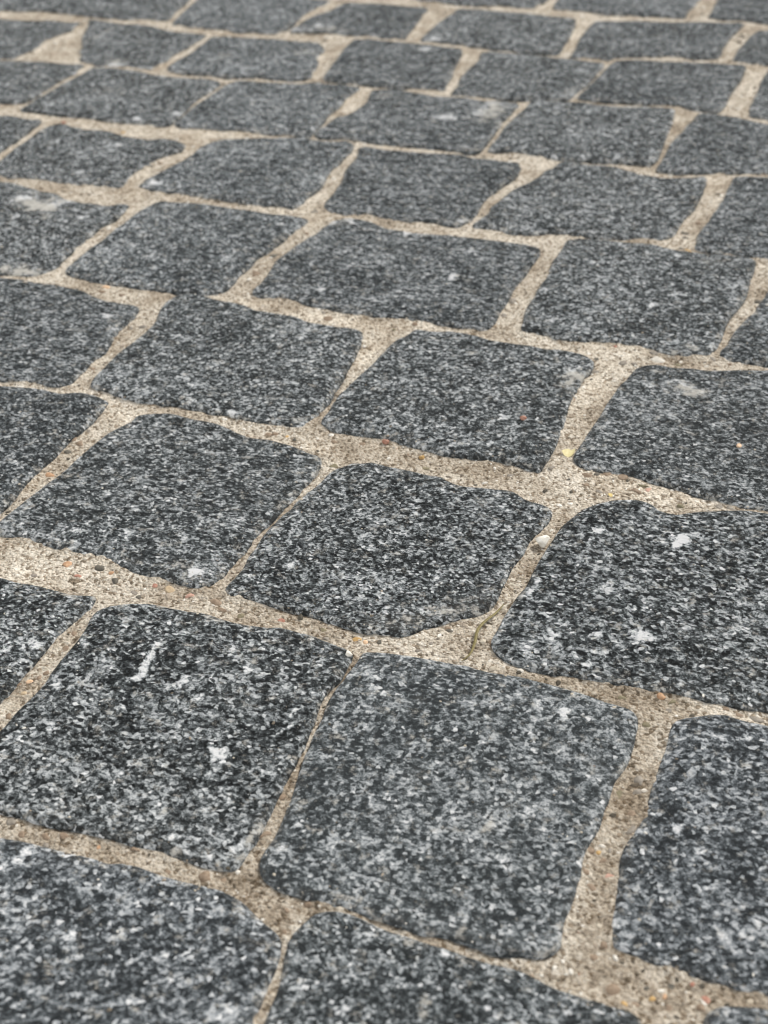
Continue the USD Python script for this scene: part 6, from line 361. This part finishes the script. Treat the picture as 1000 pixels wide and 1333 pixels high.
FINE = {'B': 1.5, 'S': 1.4, 'T': 1.5, 'U': 1.8, 'V': 2.2, 'W': 2.6, 'X': 3.0, 'Y': 3.2, 'Z': 3.4, 'A': 3.6}
GROW = {'B': 1.0, 'S': 0.6, 'T': 1.1, 'U': 1.5, 'V': 1.6, 'W': 1.4, 'X': 1.0, 'Y': 1.0, 'Z': 1.1, 'A': 1.2}
PICK = {'S1': GRANITE_S1, 'S2': GRANITE_S2, 'S3': GRANITE_B, 'B1': GRANITE_B, 'B2': GRANITE[4], 'B3': GRANITE_B, 'T3': GRANITE_S1, 'T2': GRANITE[5], 'T1': GRANITE[0], 'U2': GRANITE[2]}
NOTES = {'S1': 'stone with a long white crystal streak across its dark top', 'S2': 'paler hazy grey stone with few white flecks', 'T3': 'dark stone with two bright white crystal spots',
         'V0': 'stone with a sandy chipped hollow at its far edge', 'U2': 'stone with a mortar filled notch at its right corner', 'U3': 'stone with a smear of pale mortar near its far edge',
         'X3': 'stone with a pale triangular chip at its right side', 'T2': 'stone with pale mortar spread over its near edge', 'B1': 'blue grey stone with coarse pale grains'}
polys, tops = [], []
for k, (key, points) in enumerate(STONES.items()):
    mat = PICK.get(key, GRANITE[(k * 5 + len(key)) % 6])
    m, poly = paving_stone(points, FINE[key[0]], 100 + 11 * k, mat, height=random.uniform(-0.3, 0.5), near=polys, grow=GROW[key[0]])
    polys.append(poly)
    if key in NOTES:
        tag(m.GetPrim(), label=NOTES[key])

# the same courses carried on past the picture's edges
taken = shapely.union_all([p.buffer(8.5) for p in polys])
view = Polygon(VIEW)
k = 0
for row in range(-7, 13):
    y0 = -190 + 112.5 * row
    x = -1150 + random.uniform(0, 100)
    while x < 850:
        w = random.uniform(94, 112)
        q = [(x + random.uniform(-3, 3), y0 + random.uniform(-3, 3)), (x + w + random.uniform(-3, 3), y0 + random.uniform(-3, 3)), (x + w + random.uniform(-3, 3), y0 + 103 + random.uniform(-3, 3)), (x + random.uniform(-3, 3), y0 + 103 + random.uniform(-3, 3))]
        x += w + random.uniform(7, 13)
        cell = Polygon(q).buffer(-5).buffer(5)
        left = cell.difference(taken).buffer(-7).buffer(7)
        left = max(getattr(left, 'geoms', [left]), key=lambda g: g.area)
        if left.area < 2600 or left.intersection(view).area > 60:
            continue
        pts = np.array(left.exterior.coords)[:-1]
        pts = np.array([left.exterior.interpolate(s, normalized=True).coords[0] for s in np.linspace(0, 1, 40, endpoint=False)])
        m, poly = paving_stone(pts, 12.0, 5000 + 7 * k, GRANITE[k % 6], height=random.uniform(-0.3, 0.4), low=True)
        polys.append(poly)
        k += 1

# ---------------------------------------------------------------- mortar
edge_points = np.vstack([np.array([p.exterior.interpolate(s).coords[0] for s in np.arange(0, p.exterior.length, 0.7 if i < len(STONES) else 3.0)]) for i, p in enumerate(polys)])
edge_tree = cKDTree(edge_points)


def mortar_height(p, inside):
    d = edge_tree.query(p)[0]
    d = np.where(inside, -d, d)
    groove = step(fbm2(p, 36.0, 2, 906), -0.05, 0.25)
    z = -0.95 + 0.85 * fbm2(p, 45.0, 2, 900) + 0.8 * fbm2(p, 7.0, 3, 901) + 0.6 * fbm2(p, 2.3, 2, 902)
    z += (0.75 + 0.7 * fbm2(p, 18.0, 2, 903)) * np.exp(-np.maximum(d, 0) / 1.5)
    z += 0.38 * step(fbm2(p, 9.0, 3, 907), -0.1, 0.3) * np.exp(-np.maximum(d, 0) / 2.0) - 1.5 * groove * np.exp(-np.maximum(d, 0) / 0.9)
    return z


def mortar(xs, ys, hole=None):
    g = np.stack(np.meshgrid(xs, ys, indexing='ij'), -1)
    flat = g.reshape(-1, 2)
    deep = shapely.union_all([p.buffer(-2.4) for p in polys])
    solid = shapely.union_all(polys)
    shapely.prepare(deep)
    shapely.prepare(solid)
    hidden = shapely.contains_xy(deep, flat[:, 0], flat[:, 1])
    inside = shapely.contains_xy(solid, flat[:, 0], flat[:, 1])
    nx, ny = len(xs), len(ys)
    idx = np.arange(nx * ny).reshape(nx, ny)
    quad = np.stack([idx[:-1, :-1], idx[1:, :-1], idx[1:, 1:], idx[:-1, 1:]], -1).reshape(-1, 4)
    quad = quad[~hidden[quad].all(1)]
    if hole is not None:
        mid = flat[quad].mean(1)
        quad = quad[(mid[:, 0] < hole[0]) | (mid[:, 0] > hole[1]) | (mid[:, 1] < hole[2]) | (mid[:, 1] > hole[3])]
    used, inv = np.unique(quad, return_inverse=True)
    quad = inv.reshape(-1, 4)
    p = flat[used]
    z = mortar_height(p, inside[used])
    z = np.where(inside[used], np.minimum(z, 0.75), z)
    return np.column_stack([p, z]) * MM, quad


ys, y = [-300.0], -300.0
while y < 830:
    y += 0.85 + 1.5 * max(0.0, (y + 100) / 900.0)
    ys.append(y)
HOLE = (-640.0, 230.0, -300.0, ys[-1])
fine = mortar(np.arange(-640, 231, 1.05), np.array(ys))
mm = usdkit.mesh(stage, '/World/pavement/mortar', fine, MORTAR, smooth=True)


def joint_tone(p):  # mid tone plus the placed darker and paler patches and random mottling
    return np.clip(0.5 + 0.5 * blobs(p, [b for b in TONE_SPOTS if b[4] > 0]) - 0.5 * blobs(p, [b[:4] + (-b[4],) for b in TONE_SPOTS if b[4] < 0]) + 0.20 * fbm2(p, 14.0, 3, 60) + 0.30 * fbm2(p, 55.0, 3, 61), 0, 1)


primvar(mm, 'joint_tone', joint_tone(fine[0][:, :2] / MM))
coarse = mortar(np.concatenate([np.arange(-1200, -640, 7.0), np.linspace(-640, 230, 88), np.arange(237, 900, 7.0)]), np.concatenate([np.arange(-1000, -300, 7.0), np.linspace(-300, ys[-1], 120), np.arange(ys[-1] + 7, 1300, 7.0)]), HOLE)
om = usdkit.mesh(stage, '/World/pavement/outer_mortar', coarse, MORTAR, smooth=True)
primvar(om, 'joint_tone', np.full(len(coarse[0]), 0.5))

# ---------------------------------------------------------------- grit and pebbles set in the mortar
ico_v, ico_f = (lambda m: (np.array(m.vertices), np.array(m.faces)))(__import__('trimesh').creation.icosahedron())
ico_v = ico_v / np.linalg.norm(ico_v, axis=1, keepdims=True)
solid = shapely.union_all(polys)
shapely.prepare(solid)
shapely.prepare(view)
cand = np.column_stack([rng.uniform(-600, 190, 210000), rng.uniform(-260, 815, 210000)])
keep = shapely.contains_xy(view, cand[:, 0], cand[:, 1]) & ~shapely.contains_xy(solid, cand[:, 0], cand[:, 1]) & (rng.random(len(cand)) < np.clip(1.1 - (cand[:, 1] + 100) / 1100, 0.4, 1))
cand = cand[keep]
patch = meshkit.fbm(np.column_stack([cand / 30.0, np.full(len(cand), 9.0)]) + 700, 2, 77)
cand = cand[rng.random(len(cand)) < np.clip((patch - 0.3) * 3.0, 0.12, 1)]
size = np.clip(np.exp(rng.normal(-1.2, 0.68, len(cand))), 0.15, 1.5)
dist = edge_tree.query(cand)[0]
size *= 1 + np.clip(cand[:, 1] - 150, 0, 600) / 900
size = np.minimum(size, dist + 0.35)
zz = mortar_height(cand, np.zeros(len(cand), bool))
n = len(cand)
yaw = rng.uniform(0, 2 * math.pi, n)
stretch = rng.uniform(0.65, 1.35, (n, 1))
spill = np.column_stack([rng.uniform(-600, 190, 90000), rng.uniform(-260, 815, 90000)])
spill = spill[shapely.contains_xy(view, spill[:, 0], spill[:, 1]) & shapely.contains_xy(solid, spill[:, 0], spill[:, 1])]
sd = edge_tree.query(spill)[0]
drift = np.clip(2.2 * meshkit.fbm(np.column_stack([spill / 25.0, np.full(len(spill), 4.0)]) + 300, 2, 78) - 0.6, 0.05, 1)
spill = spill[rng.random(len(spill)) < 1.2 * drift * np.exp(-sd / 3.0) + 0.03]
top_points = np.vstack(tops)
spill_z = top_points[cKDTree(top_points[:, :2]).query(spill)[1], 2]
spill_size = np.clip(np.exp(rng.normal(-1.45, 0.45, len(spill))), 0.12, 0.7)
cand, size, zz = np.vstack([cand, spill]), np.append(size, spill_size), np.append(zz, spill_z + 0.35 * spill_size)
n = len(cand)
yaw = rng.uniform(0, 2 * math.pi, n)
stretch = rng.uniform(0.65, 1.35, (n, 1))
V = ico_v[None] * (1 + rng.uniform(-0.22, 0.22, (n, 12, 1)))
V = V * size[:, None, None] * np.stack([stretch[:, 0], 1 / stretch[:, 0], np.full(n, 0.62)], 1)[:, None, :]
cy, sy = np.cos(yaw)[:, None], np.sin(yaw)[:, None]
V = np.stack([V[..., 0] * cy - V[..., 1] * sy, V[..., 0] * sy + V[..., 1] * cy, V[..., 2]], -1)
V += np.column_stack([cand, zz - size * rng.uniform(0.05, 0.5, n)])[:, None, :]
F = ico_f[None] + (np.arange(n) * 12)[:, None, None]
gm = usdkit.mesh(stage, '/World/pavement/mortar_grit', (V.reshape(-1, 3) * MM, F.reshape(-1, 3)), GRIT)
primvar(gm, 'tint', np.repeat(rng.random(n), 12))
primvar(gm, 'joint_tone', np.repeat(joint_tone(cand), 12))
tag(gm.GetPrim(), kind='stuff')


def lump(cx, cy, rx, ry, rz, z, seed, yaw=0.0, sub=2, facet=0.0, rough=0.16):
    import trimesh
    s = trimesh.creation.icosphere(subdivisions=sub)
    u = np.array(s.vertices)
    local = np.random.default_rng(seed)
    w = u * (1 + rough * (2 * meshkit.fbm(u * 1.3 + 40 + seed, 3, seed) - 1))[:, None]
    for _ in range(int(facet)):
        axis = local.normal(size=3)
        axis /= np.linalg.norm(axis)
        over = np.maximum(w @ axis - local.uniform(0.55, 0.8), 0)
        w = w - over[:, None] * axis
    w = w * [rx, ry, rz]
    c, s_ = math.cos(yaw), math.sin(yaw)
    w = np.column_stack([w[:, 0] * c - w[:, 1] * s_, w[:, 0] * s_ + w[:, 1] * c, w[:, 2]])
    return (w + [cx, cy, z]) * MM, np.array(s.faces)


def surface_z(x, y):
    p = np.array([[x, y]])
    return float(mortar_height(p, np.zeros(1, bool))[0])


for k, (x, y, rx, ry, colour) in enumerate(PEBBLES):
    r = min(rx, ry)
    usdkit.mesh(stage, numbered('/World/pavement', 'embedded_pebble'), lump(x, y, 0.9 * rx, 0.9 * ry, 0.55 * r, surface_z(x, y) - 0.26 * r, 300 + k, math.radians(-20) + random.uniform(-0.4, 0.4), 2, 4), PEBBLE[colour], smooth=40)

# ---------------------------------------------------------------- loose things lying on the paving
WHITE_STONE = plain('white_quartz', (0.58, 0.54, 0.46), (0.80, 0.77, 0.70), 500.0, 0.6)
FLAKE_MAT = plain('dry_leaf', (0.52, 0.45, 0.22), (0.68, 0.61, 0.36), 500.0, 0.7)
BLADE_MAT = plain('dry_grass', (0.11, 0.09, 0.03), (0.20, 0.165, 0.06), 900.0, 0.6)


def loose(name, mesh, mat, label, category, smooth=35):
    m = usdkit.mesh(stage, numbered('/World', name), mesh, mat, smooth=smooth)
    tag(m.GetPrim(), label=label, category=category)
    return m


x, y = WHITE
loose('white_pebble', lump(x, y, 3.2, 2.9, 2.6, surface_z(x, y) + 2.3, 12, 0.6, 3, 9), WHITE_STONE, 'loose angular white pebble lying in the narrow sandy joint', 'pebble')
x, y = CRUMB_RED
loose('red_crumb', lump(x, y, 1.6, 1.5, 1.1, 3.4, 13, 0.4, 2, 5), PEBBLE['red'], 'tiny brick red crumb lying on the top of a granite stone', 'crumb')
x, y = CRUMB_ORANGE
loose('orange_crumb', lump(x, y, 1.1, 1.3, 0.9, 3.4, 14, 0.1, 2, 5), PEBBLE['peach'], 'tiny pale orange crumb on the dark stone at the right edge', 'crumb')
x, y = CRUMB_JOINT
loose('red_crumb', lump(x, y, 1.7, 1.6, 1.3, surface_z(x, y) + 0.8, 15, 0.7, 2, 5), PEBBLE['red'], 'red crumb in the mortar joint against the near edge of a stone', 'crumb')
x, y = CRUMB_YELLOW
loose('yellow_crumb', lump(x, y, 1.4, 1.3, 1.0, surface_z(x, y) + 0.6, 16, 0.2, 2, 5), PEBBLE['ochre'], 'small ochre yellow crumb lying in the broad mortar joint', 'crumb')
x, y = CHIP
loose('white_chip', lump(x, y, 1.5, 1.4, 1.1, 1.0, 17, 0.9, 2, 7), WHITE_STONE, 'small white stone chip at the head of the thin joint', 'chip')

# a curled, broken flake of dry leaf: a thin two-sided sheet with a folded edge
x, y = FLAKE
rim = np.array([(-2.9, -0.4), (-1.4, -1.9), (0.6, -2.7), (1.9, -1.6), (2.6, 0.4), (2.3, 2.4), (0.9, 1.6), (-0.6, 2.2), (-1.9, 1.2)])
pts = np.vstack([rim * s for s in (1.0, 0.7, 0.4)] + [[(0.0, 0.0)]])
tri = Delaunay(pts).simplices
c = pts[tri].mean(1)
tri = tri[shapely.contains_xy(Polygon(rim), c[:, 0], c[:, 1])]
a, b, d3 = pts[tri[:, 0]], pts[tri[:, 1]], pts[tri[:, 2]]
cr = (b[:, 0] - a[:, 0]) * (d3[:, 1] - a[:, 1]) - (b[:, 1] - a[:, 1]) * (d3[:, 0] - a[:, 0])
tri[cr < 0] = tri[cr < 0][:, [0, 2, 1]]
hz = surface_z(x, y) + 1.0 + 0.16 * pts[:, 0] ** 2 * 0.6 + 0.28 * pts[:, 1] + 0.35 * fbm2(pts, 2.0, 2, 41)
top = np.column_stack([pts + [x, y], hz])
n = len(pts)
i = np.arange(len(rim))
j = (i + 1) % len(rim)
side = np.vstack([np.stack([i, n + i, n + j], 1), np.stack([i, n + j, j], 1)])
loose('leaf_flake', (np.vstack([top, top - [0, 0, 0.22]]) * MM, np.vstack([tri, tri[:, ::-1] + n, side])), FLAKE_MAT, 'broken yellow flake of dry leaf lying in the wide mortar joint', 'leaf flake', 30)

# a thin withered blade of grass, curved, tapering to both ends
line = LineString(BLADE)
s = np.linspace(0, 1, 40)
ctr = np.array([line.interpolate(t, normalized=True).coords[0] for t in s])
for _ in range(4):
    ctr[1:-1] = 0.25 * ctr[:-2] + 0.5 * ctr[1:-1] + 0.25 * ctr[2:]
d = np.gradient(ctr, axis=0)
side_v = np.stack([-d[:, 1], d[:, 0]], 1) / np.linalg.norm(d, axis=1, keepdims=True)
half = 0.62 * np.clip(np.sin(np.pi * (0.06 + 0.9 * s)), 0.12, 1) ** 0.7
base = np.maximum(mortar_height(ctr, np.zeros(len(ctr), bool)), -0.8) + 0.55 + 1.1 * np.sin(np.pi * s) ** 2
ring = []
for a in np.linspace(0, 2 * math.pi, 8, endpoint=False):
    ring.append(np.column_stack([ctr + side_v * (half * math.cos(a))[:, None], base + 0.45 * half * math.sin(a)]))
ring = np.stack(ring, 1)
nv = len(ctr)
idx = np.arange(nv * 8).reshape(nv, 8)
q = np.stack([idx[:-1], idx[1:], np.roll(idx, -1, 1)[1:], np.roll(idx, -1, 1)[:-1]], -1).reshape(-1, 4)
caps = [[0, k, k + 1] for k in range(1, 7)]
tris = np.vstack([q[:, [0, 2, 1]], q[:, [0, 3, 2]], np.array(caps)[:, ::-1], (np.array(caps) + (nv - 1) * 8)])
loose('grass_blade', (ring.reshape(-1, 3) * MM, tris), BLADE_MAT, 'thin curved olive blade of dry grass across the mortar joint', 'grass blade', True)
